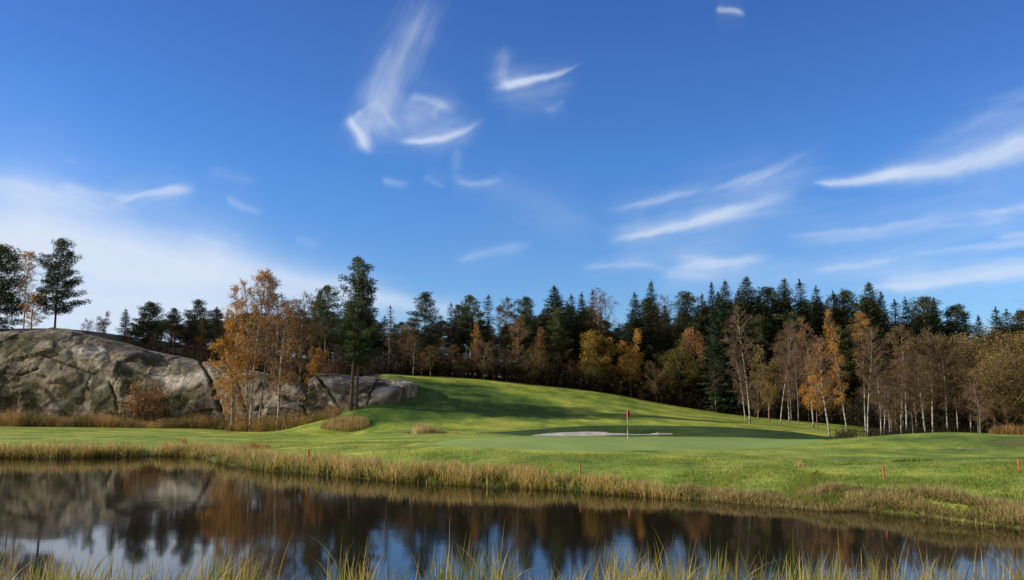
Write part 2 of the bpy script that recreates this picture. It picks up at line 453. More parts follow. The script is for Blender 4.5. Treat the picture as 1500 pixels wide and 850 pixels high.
def make_birch(seed, H_=15.0, base=0.28, Rr=2.0, nb=34, leafn=10, lean=0.04, weep=0.5, trunk_r=.105, topleaf=False, leafL=.15, bark='bark_birch'):
    r = np.random.default_rng(seed)
    wood = MB(); cr = MB()
    tp = trunk_path(H_, lean, 0.3, r, 14)
    tone = np.repeat(np.concatenate([[0], np.clip((np.linspace(0, 1, 14) - .72) / .25, 0, 1)]), 7)
    path = with_root(tp)
    wood.tube(path, np.concatenate([[trunk_r * 1.2], trunk_r * (1 - np.linspace(0, 1, 14)) ** .8 + .012]), 7, 0)
    wood.t[-1] = tone
    for i in range(nb):
        t = (i + r.uniform(0, 1)) / nb
        z = H_ * (base + (0.97 - base) * t)
        env = Rr * (math.sin((t * .85 + .13) * math.pi) ** 0.8 + .1)
        L = env * r.uniform(.6, 1.2) * 1.25
        az = i * 2.39996 + r.normal(0, .4)
        out = np.array([math.cos(az), math.sin(az), 0])
        p0 = at_path(tp, z)
        s = np.linspace(0, 1, 6)
        rise = (1.15 * s - (0.35 + weep * .5) * s ** 2.6)
        c = p0 + out * (s ** .85 * L * .8)[:, None] + np.array([0, 0, 1.]) * (rise * L)[:, None] + np.cumsum(r.normal(0, .045 * L, (6, 3)), 0) * s[:, None]
        wood.tube(c, np.linspace(.034, .010, 6), 4, .75)
        nt_ = int(16 * L / 2) + 6
        sk = r.uniform(.2, 1, nt_)
        q = np.stack([np.interp(sk, s, c[:, j]) for j in range(3)], 1)
        dirs = unit(out * .5 + r.normal(0, .7, (nt_, 3)) + np.array([0, 0, .35]))
        tl = r.uniform(.4, 1.0, nt_) * (.4 + .28 * L)
        q2 = q + dirs * tl[:, None]
        ribbons(wood, q, q2, np.full(nt_, .013), .95, r)
        # finer drooping twigs
        m2 = nt_ * 3
        b = r.integers(0, nt_, m2); f = r.uniform(.3, 1, m2)[:, None]
        q3 = q[b] * (1 - f) + q2[b] * f
        q4 = q3 + unit(r.normal(0, .6, (m2, 3)) + np.array([0, 0, .3 - weep])) * r.uniform(.25, .6, m2)[:, None]
        ribbons(wood, q3, q4, np.full(m2, .009), 1.0, r)
        lf = leafn * (1.0 if not topleaf else (0.25 + 1.6 * t ** 2)) * r.choice([.15, .5, 1.4, 2.0])
        m3 = int(nt_ * lf)
        if m3 > 0:
            b = r.integers(0, m2, m3); f = r.uniform(0, 1, m3)[:, None]
            pp = q3[b] * (1 - f) + q4[b] * f + r.normal(0, .09, (m3, 3))
            dd = unit(r.normal(0, 1, (m3, 3)) + np.array([0, 0, -.5]))
            cr.leaves(pp, dd, unit(np.cross(dd, r.normal(0, 1, (m3, 3)))), leafL * r.uniform(.6, 1.2, m3), leafL * .75 * r.uniform(.6, 1.2, m3),
                      np.clip(.5 + r.normal(0, .2, m3), 0, 1))
    return wood.mesh('birch_trunk', M[bark], True), (cr.mesh('birch_crown', M['orange'])), H_

def make_broad(seed, H_=10.0, Rr=3.0, base=.15, nl=9, leafn=42, leafL=.2, trunk_r=.14, tw=1.0, dens=1.0):
    """round leafy tree: forking limbs, twigs and clumps of leaves at their ends"""
    r = np.random.default_rng(seed)
    wood = MB(); cr = MB()
    h0 = H_ * max(base, .08)
    tp = trunk_path(H_ * .8, .02, .25, r, 8)
    wood.tube(with_root(tp), np.concatenate([[trunk_r * 1.2], trunk_r * (1 - np.linspace(0, 1, 8) * .85)]), 6, .8)
    for i in range(nl):
        t = (i + .5) / nl
        z = h0 + (H_ * .75 - h0) * t * .9
        az = i * 2.39996 + r.normal(0, .3)
        out = np.array([math.cos(az), math.sin(az), 0])
        p0 = at_path(tp, min(z, H_ * .78))
        top = H_ * (.45 + .5 * t) + r.normal(0, .05) * H_
        env = Rr * math.sin(min(1, .32 + .62 * t) * math.pi) ** .5 if t > .25 else Rr * (.8 + .2 * t)
        L = max(.8, env * r.uniform(.75, 1.1))
        s = np.linspace(0, 1, 6)
        c = p0 + out * (s ** .9 * L)[:, None] + np.array([0, 0, 1.]) * ((max(top, z + .3) - z) * s ** 1.1)[:, None] * r.uniform(.6, 1.0)
        c += np.cumsum(r.normal(0, .06, (6, 3)), 0)
        wood.tube(c, np.linspace(.065, .018, 6) * trunk_r / .14, 4, .85)
        nsub = int(9 * dens)
        for k in range(nsub):
            sk = r.uniform(.3, 1.0)
            q = np.array([np.interp(sk, s, c[:, j]) for j in range(3)])
            d = unit(out * r.uniform(0, .8) + r.normal(0, .75, 3) + np.array([0, 0, .35]))
            l = r.uniform(.5, 1.3) * Rr / 3 * 1.25
            e = q + d * l
            wood.tube(np.array([q, (q + e) / 2 + r.normal(0, .06, 3), e]), [.018, .012, .005], 3, .9)
            m2 = int(16 * tw)
            f = r.uniform(.2, 1, m2)[:, None]
            a = q * (1 - f) + e * f
            b = a + unit(d + r.normal(0, .8, (m2, 3))) * r.uniform(.25, .75, m2)[:, None]
            ribbons(wood, a, b, np.full(m2, .009), 1.0, r)
            tb = r.normal(0, .1)
            if leafn > 0:
                if r.random() < .85:
                    clump(cr, r, e, .55 * Rr / 3 + .15, .42 * Rr / 3 + .1, int(leafn * r.uniform(.5, 1.4)), leafL, leafL * .7, .5 + tb + .12 * (t - .5), .1)
                bi = r.integers(0, m2, leafn // 2)
                dd = unit(r.normal(0, 1, (len(bi), 3)))
                cr.leaves(b[bi] + r.normal(0, .12, (len(bi), 3)), dd, unit(np.cross(dd, r.normal(0, 1, (len(bi), 3)))), np.full(len(bi), leafL), np.full(len(bi), leafL * .7),
                          np.clip(.45 + tb + r.normal(0, .15, len(bi)), 0, 1))
    return wood.mesh('broadleaf_trunk', M['bark_grey'], True), cr.mesh('broadleaf_crown', M['yellow']), H_

PROTO = {
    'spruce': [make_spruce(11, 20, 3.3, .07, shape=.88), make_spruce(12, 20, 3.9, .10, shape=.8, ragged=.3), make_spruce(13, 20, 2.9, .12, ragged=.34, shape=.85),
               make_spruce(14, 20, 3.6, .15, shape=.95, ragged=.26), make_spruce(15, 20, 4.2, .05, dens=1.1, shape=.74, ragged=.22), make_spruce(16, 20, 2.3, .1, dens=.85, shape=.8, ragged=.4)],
    'thin': [make_spruce(21, 18, 1.5, .12, dens=.62, shape=.6, ragged=.45), make_spruce(22, 18, 1.3, .25, dens=.5, shape=.7, ragged=.5)],
    'pine': [make_pine(31, 18, .38, 3.3, 60), make_pine(32, 18, .52, 3.0, 48), make_pine(33, 18, .32, 3.8, 74, 'cone'), make_pine(34, 18, .45, 3.1, 54, 'wide', .04)],
    'tallpine': [make_pine(41, 22, .33, 4.1, 72, 'cone', .01), make_pine(42, 15, .18, 4.8, 84, 'cone', .01)],
    'roundpine': [make_pine(43, 11, .04, 3.9, 90, 'wide')],
    'birch': [make_birch(51, 15, .25, 2.0, 40, 4), make_birch(52, 15, .3, 1.8, 36, 3.5, lean=.07), make_birch(53, 15, .2, 2.2, 42, 5, weep=.7)],
    'birchfull': [make_birch(61, 15, .22, 1.25, 34, 8, lean=.03), make_birch(62, 15, .3, 1.5, 32, 7, lean=.06), make_birch(63, 12, .06, 1.5, 36, 8, lean=.04)],
    'birchtop': [make_birch(71, 17, .38, 1.7, 40, 5, topleaf=True, lean=.02), make_birch(72, 17, .42, 1.5, 36, 4, topleaf=True, lean=.05)],
    'bare': [make_birch(81, 15, .25, 1.8, 36, .35, lean=.03), make_birch(82, 15, .3, 2.0, 34, .3, lean=.08), make_birch(83, 15, .2, 1.6, 40, .4, lean=.02)],
    'slim': [make_birch(85, 13, .3, 1.3, 28, 2.2, lean=.05, trunk_r=.075, bark='bark_grey'), make_birch(86, 13, .35, 1.2, 26, 2.4, lean=.09, trunk_r=.065), make_birch(87, 13, .3, 1.3, 26, .4, lean=.02, trunk_r=.08, bark='bark_grey')],
    'broad': [make_broad(91, 10, 2.9, .15, 11, 42), make_broad(92, 10, 2.5, .1, 10, 34), make_broad(93, 10, 3.2, .2, 13, 46, .19)],
    'sparse': [make_broad(95, 10, 2.6, .1, 12, 12, .16, tw=1.8), make_broad(96, 10, 2.2, .15, 12, 9, .15, tw=1.8), make_broad(97, 10, 3.0, .08, 14, 15, .17, tw=1.8)],
    'willow': [make_broad(111, 10, 3.6, .04, 19, 50, .13, tw=1.6, dens=1.2), make_broad(112, 10, 3.3, .06, 18, 44, .13, tw=1.6, dens=1.2)],
    'shrub': [make_broad(101, 3, 1.1, .05, 7, 22, .13, .04), make_broad(102, 3, 1.3, .05, 8, 9, .12, .04, tw=1.5)],
}
TNAME = {'spruce': 'spruce_tree', 'thin': 'spruce_tree', 'pine': 'pine_tree', 'tallpine': 'pine_tree', 'roundpine': 'pine_tree',
         'birch': 'birch_tree', 'birchfull': 'birch_tree', 'birchtop': 'birch_tree', 'bare': 'birch_tree', 'slim': 'birch_tree',
         'broad': 'broadleaf_tree', 'sparse': 'broadleaf_tree', 'willow': 'willow_tree', 'shrub': 'shrub'}
TCAT = {'spruce_tree': 'spruce', 'pine_tree': 'pine', 'birch_tree': 'birch', 'broadleaf_tree': 'tree', 'willow_tree': 'willow', 'shrub': 'shrub'}

def plant(kind, var, x, y, z, height, width=1.0, rot=None, leaf=None, label='', group=None, tilt=0.0):
    pr = PROTO[kind]; tm, cm, h0 = pr[var % len(pr)]
    name = TNAME[kind]
    e = empty(name, (x, y, z))
    s = height / h0
    e.scale = (s * width, s * width, s)
    e.rotation_euler = (0, tilt, random.uniform(0, 6.28) if rot is None else rot)
    if tilt: e.rotation_euler = (0, tilt, 0)
    tag(e, label, TCAT[name], group)
    link('trunk', tm, e)
    c = link('crown', cm, e)
    if leaf:
        c.material_slots[0].link = 'OBJECT'; c.material_slots[0].material = M[leaf]
    return e

def tree_px(kind, var, px, topy, D, width=1.0, leaf=None, label='', group=None, basey=None, tilt=0.0, rot=None):
    x, y, zt = P(px, topy, D)
    z = P(px, basey, D)[2] if basey else Hs(x, y)
    h0 = PROTO[kind][var % len(PROTO[kind])][2]
    if zt - z < .8 or (group and zt - z < 3.5): return None
    if zt - z < h0: width *= (h0 / (zt - z)) ** .45
    return plant(kind, var, x, y, z - .05, zt - z, width, rot, leaf, label, group, tilt)

# ------------------------------------------------------------------ trees
T = tree_px
g_dark = 'tall dark conifers forming the skyline behind the hill'
g_deep = 'dark conifers crowded in the deep rows of the forest'
g_edge = 'brown leafless young trees along the forest edge'
g_left = 'dark conifers behind the top of the rock'
# on and behind the left rock
T('roundpine', 0, -2, 363, 135, 1.0, None, 'broad dark pine cut by the left edge of the view, on top of the rock', basey=486)
T('birchtop', 0, 44, 366, 130.5, 1.15, 'orange', 'reddish half-bare birch between the two big pines on the rock top', basey=486)
T('birchfull', 2, 50, 425, 130, 1.5, 'orange', 'low orange birch at the foot of the reddish birch on the rock top', basey=486)
T('tallpine', 1, 90, 353, 133, .92, None, 'tall spreading pine standing alone at the right of the rock top trees', basey=486)
T('broad', 1, 152, 455, 136, .62, 'yellow', 'small pale yellow tree alone against the sky behind the rock', basey=500)
T('sparse', 0, 130, 464, 135, .7, 'brown', 'small brownish tree just left of the pale yellow one on the rock', basey=498)
T('spruce', 2, 185, 452, 140, 1.1, None, 'narrow dark spruce left of the round green pine behind the rock', basey=515)
T('roundpine', 0, 218, 444, 138, .80, 'pine', 'round bushy green pine behind the shoulder of the rock', basey=520)
T('birchfull', 0, 188, 482, 137, 1.3, 'rust', 'small rust coloured tree low between spruce and round green pine', basey=514)
T('pine', 1, 258, 452, 142, .8, 'spruce_brown', 'thin greyish pine with open crown right of the round green pine', basey=524)
T('tallpine', 1, 290, 441, 140, .8, 'spruce', 'dark dense pine with yellow leaves in front, behind the rock slope', basey=527)
T('birchfull', 1, 297, 470, 137, 1.0, 'yellow', 'yellow leaved birch in front of the dark dense pine on the rock slope', basey=530)
T('thin', 0, 318, 449, 144, 1.2, 'spruce', 'slim dark spruce left of the orange birch clump', basey=530)
T('spruce', 3, 333, 455, 146, .9, None, 'dark spruce peeping out left of the orange leaning birch', basey=532)
T('slim', 0, 327, 470, 139, 1.0, 'brown', 'thin pale trunked birch on the rock slope beside slim dark spruce', basey=528)
T('slim', 1, 342, 478, 139, 1.0, 'rust', 'thin leaning birch at the top of the rock slope behind the orange leaves', basey=531)
# birches before the rock
T('birchfull', 0, 352, 417, 112, 1.05, 'orange', 'orange leaved birch left of the tallest white trunked birch', tilt=-.02)
T('birchfull', 2, 345, 490, 108, 1.35, 'orange', 'low bushy bright orange tree in front of the rock face')
T('birchtop', 0, 376, 391, 107, .95, 'orange', 'tallest birch with orange tip and white trunk in front of the rock', tilt=.035)
T('birchtop', 1, 388, 400, 107.5, .9, 'rust', 'second tall white birch just right of the tallest orange tipped one', tilt=.045)
T('birchfull', 1, 370, 412, 109, .8, 'orange', 'slender birch with small orange leaves behind the two tallest white birches')
T('birch', 0, 413, 438, 105.4, 1.15, 'rust', 'brown twiggy birch with leaning white lower trunk beside the brush', tilt=.02)
T('birch', 2, 405, 428, 119, 1.1, 'brown', 'bare brown birch behind the white trunks in front of the rock')
T('birch', 1, 441, 428, 105.6, 1.15, 'rust', 'birch with straight white trunk right of the leaning one before the rock')
T('broad', 0, 466, 500, 121, .55, 'orange', 'small glowing orange tree between white birch and tall pine')
T('sparse', 1, 480, 520, 119, .9, 'rust', 'rust coloured bush on the rock ledge left of the tall pine')
T('pine', 3, 480, 419, 134, .95, None, 'dense green pine with two orange trunks left of the tall pine')
T('pine', 0, 470, 428, 136, .6, None, 'smaller pine showing its orange trunk left of the dense green pine')
T('tallpine', 0, 520, 379, 103.6, .92, None, 'tallest pine in the view, standing at the gap in the rock slabs', tilt=.022)
T('pine', 2, 527, 408, 104.2, .85, None, 'second pine hugging the tallest one, its crown just to the right', tilt=.035)
T('spruce', 2, 510, 440, 138, .9, None, 'dark spruce half hidden behind the left side of the tallest pine')
T('thin', 1, 572, 448, 131, 1.2, 'spruce_brown', 'thin half dead spruce with bare pale trunk right of the tallest pine')
T('slim', 2, 571, 462, 129.5, .7, 'brown', 'bare pale stem right beside the half dead spruce')
T('birch', 0, 597, 468, 132, 1.0, 'rust', 'rusty brown birch right of the half dead spruce')
T('birchfull', 1, 604, 488, 130.5, .9, 'rust', 'small rust orange birch in front of the left edge of the broad pine')
# broad pines and mixed trees to the right
T('pine', 2, 625, 430, 133, 1.05, None, 'broad green pine at the top of the hill, left end of the forest edge')
T('thin', 0, 661, 444, 136, 1.2, 'spruce_brown', 'thin brownish spruce right of the broad green pine')
T('pine', 1, 692, 434, 138, 1.0, None, 'flat crowned pine high behind the glowing orange birch')
T('birchfull', 0, 699, 466, 129, .62, 'orange', 'small flame shaped orange birch in the dark forest edge')
T('pine', 3, 676, 448, 140, .9, None, 'dull green pine between thin brownish spruce and flat crowned pine')
T('thin', 0, 716, 432, 137, 1.3, 'spruce_pale', 'narrow spruce right of the flat crowned pine')
T('birchtop', 1, 737, 433, 133, 1.0, 'olive', 'tall thin aspen with olive yellow leaves and pale stem at the forest edge')
T('birchtop', 0, 729, 446, 134, .9, 'olive', 'olive leaved aspen just left of the tallest olive yellow one')
T('pine', 0, 772, 436, 137, 1.05, None, 'dark pine midway between olive aspens and the big cone shaped spruce')
T('birch', 1, 757, 462, 131, 1.0, 'rust', 'rusty tree with dark stem below the dark spruce right of the aspens')
T('birchfull', 2, 790, 478, 130, .9, 'rust', 'low rust brown birch left of the foot of the big cone shaped spruce')
T('broad', 1, 778, 520, 128, .7, 'olivebrown', 'small brown leaved tree low at the forest edge before the big spruce')
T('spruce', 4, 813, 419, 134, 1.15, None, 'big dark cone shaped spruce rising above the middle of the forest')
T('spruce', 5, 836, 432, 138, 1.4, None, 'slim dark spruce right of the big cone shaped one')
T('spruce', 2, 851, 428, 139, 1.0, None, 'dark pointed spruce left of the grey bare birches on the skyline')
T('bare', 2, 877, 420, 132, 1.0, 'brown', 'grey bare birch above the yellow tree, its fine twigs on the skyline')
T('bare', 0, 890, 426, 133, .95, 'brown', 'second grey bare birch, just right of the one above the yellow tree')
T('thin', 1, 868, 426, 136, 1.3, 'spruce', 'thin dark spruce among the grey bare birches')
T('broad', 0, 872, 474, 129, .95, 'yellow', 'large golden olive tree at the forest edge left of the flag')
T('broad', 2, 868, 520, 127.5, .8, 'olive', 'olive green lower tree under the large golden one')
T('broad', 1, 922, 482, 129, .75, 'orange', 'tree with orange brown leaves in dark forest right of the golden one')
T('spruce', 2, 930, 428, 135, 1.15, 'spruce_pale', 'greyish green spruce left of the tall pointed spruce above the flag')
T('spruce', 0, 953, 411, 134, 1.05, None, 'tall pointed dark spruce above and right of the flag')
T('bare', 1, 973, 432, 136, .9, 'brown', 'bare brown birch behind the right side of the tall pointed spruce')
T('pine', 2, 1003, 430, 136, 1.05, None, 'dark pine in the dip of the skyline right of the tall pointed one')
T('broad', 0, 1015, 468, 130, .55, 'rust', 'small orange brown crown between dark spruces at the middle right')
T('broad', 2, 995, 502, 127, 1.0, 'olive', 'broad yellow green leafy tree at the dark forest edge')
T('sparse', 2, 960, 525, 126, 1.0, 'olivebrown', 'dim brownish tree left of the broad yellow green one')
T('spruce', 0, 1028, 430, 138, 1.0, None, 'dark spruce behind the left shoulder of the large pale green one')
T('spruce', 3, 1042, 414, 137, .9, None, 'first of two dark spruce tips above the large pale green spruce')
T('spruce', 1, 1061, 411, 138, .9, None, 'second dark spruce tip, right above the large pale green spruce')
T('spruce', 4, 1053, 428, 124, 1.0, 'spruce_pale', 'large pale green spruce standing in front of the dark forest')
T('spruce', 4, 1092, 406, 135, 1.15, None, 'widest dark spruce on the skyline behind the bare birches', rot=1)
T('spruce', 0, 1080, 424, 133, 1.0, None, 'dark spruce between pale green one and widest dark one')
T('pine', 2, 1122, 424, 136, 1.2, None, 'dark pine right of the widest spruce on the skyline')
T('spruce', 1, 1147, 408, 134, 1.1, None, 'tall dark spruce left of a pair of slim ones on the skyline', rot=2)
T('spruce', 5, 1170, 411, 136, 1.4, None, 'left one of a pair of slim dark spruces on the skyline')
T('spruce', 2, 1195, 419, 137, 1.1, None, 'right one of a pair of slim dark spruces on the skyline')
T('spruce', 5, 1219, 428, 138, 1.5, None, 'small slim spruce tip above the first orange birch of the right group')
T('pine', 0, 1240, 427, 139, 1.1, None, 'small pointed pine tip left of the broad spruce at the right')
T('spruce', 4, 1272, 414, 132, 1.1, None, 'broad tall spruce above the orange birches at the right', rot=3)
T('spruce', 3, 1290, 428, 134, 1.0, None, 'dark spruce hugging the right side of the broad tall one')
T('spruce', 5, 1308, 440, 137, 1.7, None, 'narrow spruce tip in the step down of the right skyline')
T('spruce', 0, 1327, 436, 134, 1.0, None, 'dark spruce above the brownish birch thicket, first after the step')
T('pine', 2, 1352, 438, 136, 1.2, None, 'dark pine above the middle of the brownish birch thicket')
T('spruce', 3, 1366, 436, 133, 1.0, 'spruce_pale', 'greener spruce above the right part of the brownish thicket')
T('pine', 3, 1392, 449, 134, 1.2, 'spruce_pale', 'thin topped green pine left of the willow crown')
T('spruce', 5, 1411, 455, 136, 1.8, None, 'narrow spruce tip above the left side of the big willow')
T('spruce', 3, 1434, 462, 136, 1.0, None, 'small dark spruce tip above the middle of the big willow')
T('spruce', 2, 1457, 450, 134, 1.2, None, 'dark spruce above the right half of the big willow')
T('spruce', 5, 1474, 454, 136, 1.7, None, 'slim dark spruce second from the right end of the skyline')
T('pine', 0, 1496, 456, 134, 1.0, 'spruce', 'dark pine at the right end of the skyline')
# front birches on the right
T('bare', 0, 1092, 446, 101, .95, 'brown', 'tall bare birch whose white trunk rises from the fairway edge, middle of three', tilt=-.035)
T('bare', 2, 1088, 500, 101.5, .9, 'brown', 'small thin bare birch, leftmost of the three on the fairway edge', tilt=-.09)
T('bare', 1, 1136, 466, 100.5, .8, 'rust', 'bare birch leaning right, rightmost of the three on the fairway edge', tilt=.10)
T('broad', 1, 1122, 505, 112, .75, 'olivebrown', 'yellow brown leafy tree behind the three bare birches')
T('birch', 2, 1150, 480, 111, 1.0, 'brown', 'dull brown birch right of the three bare ones')
T('slim', 0, 1155, 520, 109, .9, 'brown', 'thin straight birch stem left of the orange birch row')
T('slim', 2, 1164, 500, 108, .9, 'brown', 'thin pale birch stem standing between fairway birches and orange row')
T('birchfull', 1, 1184, 466, 100, .9, 'rust', 'rusty birch at the left end of the orange birch row')
T('broad', 2, 1193, 535, 98, .6, 'orange', 'low orange brown tree beside the dark crooked stem')
T('birch', 1, 1208, 492, 81, 1.1, 'rust', 'birch with crooked dark foot standing apart on the grass hollow', tilt=-.05)
T('birchfull', 0, 1232, 452, 83, .72, 'orange', 'brightest orange birch with a leaning trunk at the right', tilt=-.09)
T('birchtop', 1, 1258, 455, 84, .85, 'orange', 'half bare orange birch with bright white trunk right of the brightest one', tilt=-.02)
T('bare', 1, 1262, 478, 82, .9, 'rust', 'bare birch forking beside the half bare orange birch', tilt=.02)
T('bare', 2, 1283, 505, 83, .9, 'brown', 'straight bare birch right of the orange pair')
T('slim', 0, 1297, 530, 84, 1.1, 'brown', 'thin stem just right of the straight bare birch')
T('birch', 0, 1318, 474, 87, .95, 'olivebrown', 'olive brown birch with airy crown at the start of the thicket')
T('slim', 1, 1312, 510, 83, 1.1, 'brown', 'thin leaning stem under the airy olive brown birch')
T('slim', 2, 1330, 515, 84, 1.0, 'olivebrown', 'dark thin stem under the thicket, left of the one with white bark')
T('birch', 2, 1345, 492, 86, 1.0, 'olivebrown', 'light brown birch in the middle of the thicket')
T('birch', 1, 1356, 478, 90, 1.0, 'olivebrown', 'taller tan birch behind the light brown one in the thicket')
T('slim', 0, 1348, 520, 82, 1.0, 'olivebrown', 'slightly leaning white stem at the foot of the light brown birch')
T('birch', 0, 1378, 490, 86, .95, 'olivebrown', 'tan birch with dark spotted white trunk at right end of the thicket')
T('slim', 1, 1394, 505, 88, 1.2, 'olivebrown', 'thin stemmed birch between thicket and willow')
T('sparse', 1, 1335, 510, 92, 1.0, 'brown', 'twiggy brown bushy tree behind the thicket stems')
T('sparse', 0, 1375, 515, 94, 1.0, 'brown', 'second twiggy brown tree behind the thicket, nearer the willow')
T('birch', 2, 1412, 488, 90, .9, 'brown', 'brown birch at the left edge of the willow with pale trunk')
T('willow', 0, 1445, 474, 85, 1.15, 'olivebrown', 'big round olive willow, left part of the crown mass at right edge')
T('willow', 1, 1490, 472, 84, 1.1, 'yellow', 'big yellowish willow cut by the right edge of the view')
T('willow', 1, 1466, 505, 80, 1.1, 'olivebrown', 'lower olive brown willow in front of the two big crowns')
T('sparse', 0, 1425, 525, 81, 1.0, 'brown', 'small brown twiggy tree at the left foot of the big willow')
T('slim', 2, 1430, 560, 78, 1.2, 'brown', 'pale thin stem before the big round willow')
T('bare', 1, 1530, 400, 48, .8, 'brown', 'bare twigs of a birch reaching in from beyond the right edge')
T('willow', 0, 1555, 480, 83, 1.1, 'olivebrown', 'olive willow beyond the right edge of the view')
# shrub on the rock
T('shrub', 0, 212, 560, 114.5, 1.0, 'rust', 'rusty red shrub growing in front of the left rock face')

# skyline and random infill
SKX = [150, 200, 250, 300, 350, 400, 450, 500, 560, 600, 650, 700, 760, 813, 850, 900, 953, 1000, 1040, 1092, 1147, 1200, 1272, 1310, 1360, 1410, 1440, 1480, 1600]
SKY = [490, 458, 458, 452, 452, 455, 452, 455, 462, 462, 452, 448, 450, 430, 440, 448, 428, 445, 428, 418, 420, 432, 430, 450, 448, 462, 470, 462, 462]
def sky_y(px): return float(np.interp(px, SKX, SKY))
lab_deep = 'dark conifer crowded among others in the deep rows of the forest'
for row, (D0, D1, off0, off1, step) in enumerate([(138, 142, 12, 55, 19), (145, 151, 10, 45, 20), (155, 162, 6, 36, 24), (168, 176, 4, 30, 30)]):
    px = 575 + random.uniform(0, 15)
    while px < 1620:
        D = random.uniform(D0, D1)
        k, v, wd = random.choice([('spruce', 0, 1.1), ('spruce', 1, 1.0), ('spruce', 2, 1.2), ('spruce', 3, 1.0), ('spruce', 5, 1.5), ('spruce', 4, .85), ('pine', random.randint(0, 3), 1.1), ('pine', random.randint(0, 3), .9), ('pine', 2, 1.0)]) if px > 760 else \
                   random.choice([('pine', 0, 1), ('pine', 1, 1), ('thin', 0, 1.3), ('pine', 3, 1), ('spruce', 2, 1.1)])
        leaf = random.choice([None, None, 'spruce_pale', 'spruce_brown']) if px < 780 else random.choice([None, None, 'spruce_pale', 'spruce'])
        T(k, v, px, sky_y(px) + random.uniform(off0, off1), D, wd * 1.1, leaf, lab_deep, g_deep)
        px += step * random.uniform(.55, 1.45)
lab_left = 'dark conifer standing among others behind the top of the rock'
for row, (D0, D1, off0, off1, step) in enumerate([(145, 149, 12, 48, 13), (152, 159, 4, 32, 13), (164, 174, 0, 24, 15)]):
    px = 165 + random.uniform(0, 15) + 20 * row
    while px < 575:
        D = random.uniform(D0, D1)
        k, v = random.choice([('pine', 0), ('pine', 1), ('thin', 0), ('pine', 3), ('spruce', 2), ('spruce', 3), ('pine', 2)])
        T(k, v, px, sky_y(px) + random.uniform(off0, off1), D, 1.3, random.choice([None, 'spruce', 'spruce_brown']), lab_left, g_left)
        px += step * random.uniform(.7, 1.3)
px = 585
while px < 1500:
    k, v = random.choice([('spruce', 0), ('spruce', 1), ('spruce', 3), ('pine', 0), ('pine', 2), ('pine', 3)])
    T(k, v, px, sky_y(px) + random.uniform(22, 60), random.uniform(130.5, 135), random.uniform(.8, 1.1), random.choice([None, 'spruce_pale', 'spruce', None]),
      'green conifer among the brown young trees of the front rows', 'green conifers in the front rows of the forest')
    px += random.uniform(14, 34)
# forest edge: brown and dim leafy young trees
lab_edge = 'dim brown young tree among others in the shade of the forest edge'
px = 590
while px < 1300:
    D = random.uniform(126.5, 131) if px < 1040 else random.uniform(118, 128)
    ey = float(np.interp(px, [560, 700, 900, 1100, 1300], [549, 556, 579, 611, 628]))
    k, v = random.choice([('sparse', 0), ('sparse', 1), ('sparse', 2), ('birch', 0), ('birch', 1), ('slim', 2), ('birch', 2)])
    lf = random.choice(['brown', 'olive', 'dark_under', 'olivebrown', 'dark_under', 'brown', 'yellow'])
    T(k, v, px, ey - random.uniform(28, 72), D, 1.0, lf, lab_edge, g_edge)
    px += random.uniform(11, 24)
px = 200
lab_slope = 'thin brown birch among others on the slope behind the rock'
while px < 540:
    T('slim' if random.random() < .6 else 'birch', random.randint(0, 2), px, sky_y(px) + random.uniform(15, 50), random.uniform(134, 143), 1.0, random.choice(['brown', 'rust', 'brown', 'olivebrown']), lab_slope, 'thin brown birches on the slope behind the rock')
    px += random.uniform(13, 24)
lab_thk = 'brown twiggy tree among others deep in the thicket at right'
px = 1290
while px < 1600:
    T(random.choice(['sparse', 'sparse', 'birch']), random.randint(0, 2), px, random.uniform(505, 560), random.uniform(92, 112), 1.2, random.choice(['brown', 'olivebrown', 'olivebrown', 'dark_under', 'olive']), lab_thk, 'brown twiggy trees deep in the right thicket')
    px += random.uniform(7, 13)
# ------------------------------------------------------------------ ground sheet
def soft_poly(px, py, poly, soft):
    """1 inside the polygon, fading over 'soft' outside"""
    poly = np.array(poly, float); inside = np.zeros(px.shape, bool); dist = np.full(px.shape, 1e9)
    j = len(poly) - 1
    for i in range(len(poly)):
        xi, yi = poly[i]; xj, yj = poly[j]
        c = ((yi > py) != (yj > py)) & (px < (xj - xi) * (py - yi) / (yj - yi + 1e-9) + xi)
        inside ^= c
        dx, dy = xj - xi, yj - yi
        t = np.clip(((px - xi) * dx + (py - yi) * dy) / (dx * dx + dy * dy + 1e-9), 0, 1)
        dist = np.minimum(dist, np.hypot((px - xi - t * dx), (py - yi - t * dy)))
        j = i
    sd = np.where(inside, dist, -dist)
    return np.clip(0.5 + sd / soft, 0, 1)

def axis(segs):
    out = []
    for a, b, s in segs: out.append(np.arange(a, b, s))
    return np.concatenate(out + [[segs[-1][1]]])
gx = axis([(-1500, -300, 150), (-300, -100, 10), (-100, -60, 1.5), (-60, 60, .5), (60, 110, 1.5), (110, 300, 10), (300, 1500, 150)])
gy = axis([(-300, -40, 20), (-40, 10, 1.5), (10, 24, .6), (24, 92, .4), (92, 132, .6), (132, 180, 1.5), (180, 400, 15), (400, 2400, 200)])
GX, GY = np.meshgrid(gx, gy)
GZ = H(GX, GY)
far = np.clip((GY - 178) / 100, 0, 1); GZ = GZ * (1 - far) + 7 * far
sidef = np.clip((np.abs(GX) - 115) / 100, 0, 1) * np.clip((GY - 80) / 20, 0, 1); GZ = GZ * (1 - sidef) + 6 * sidef

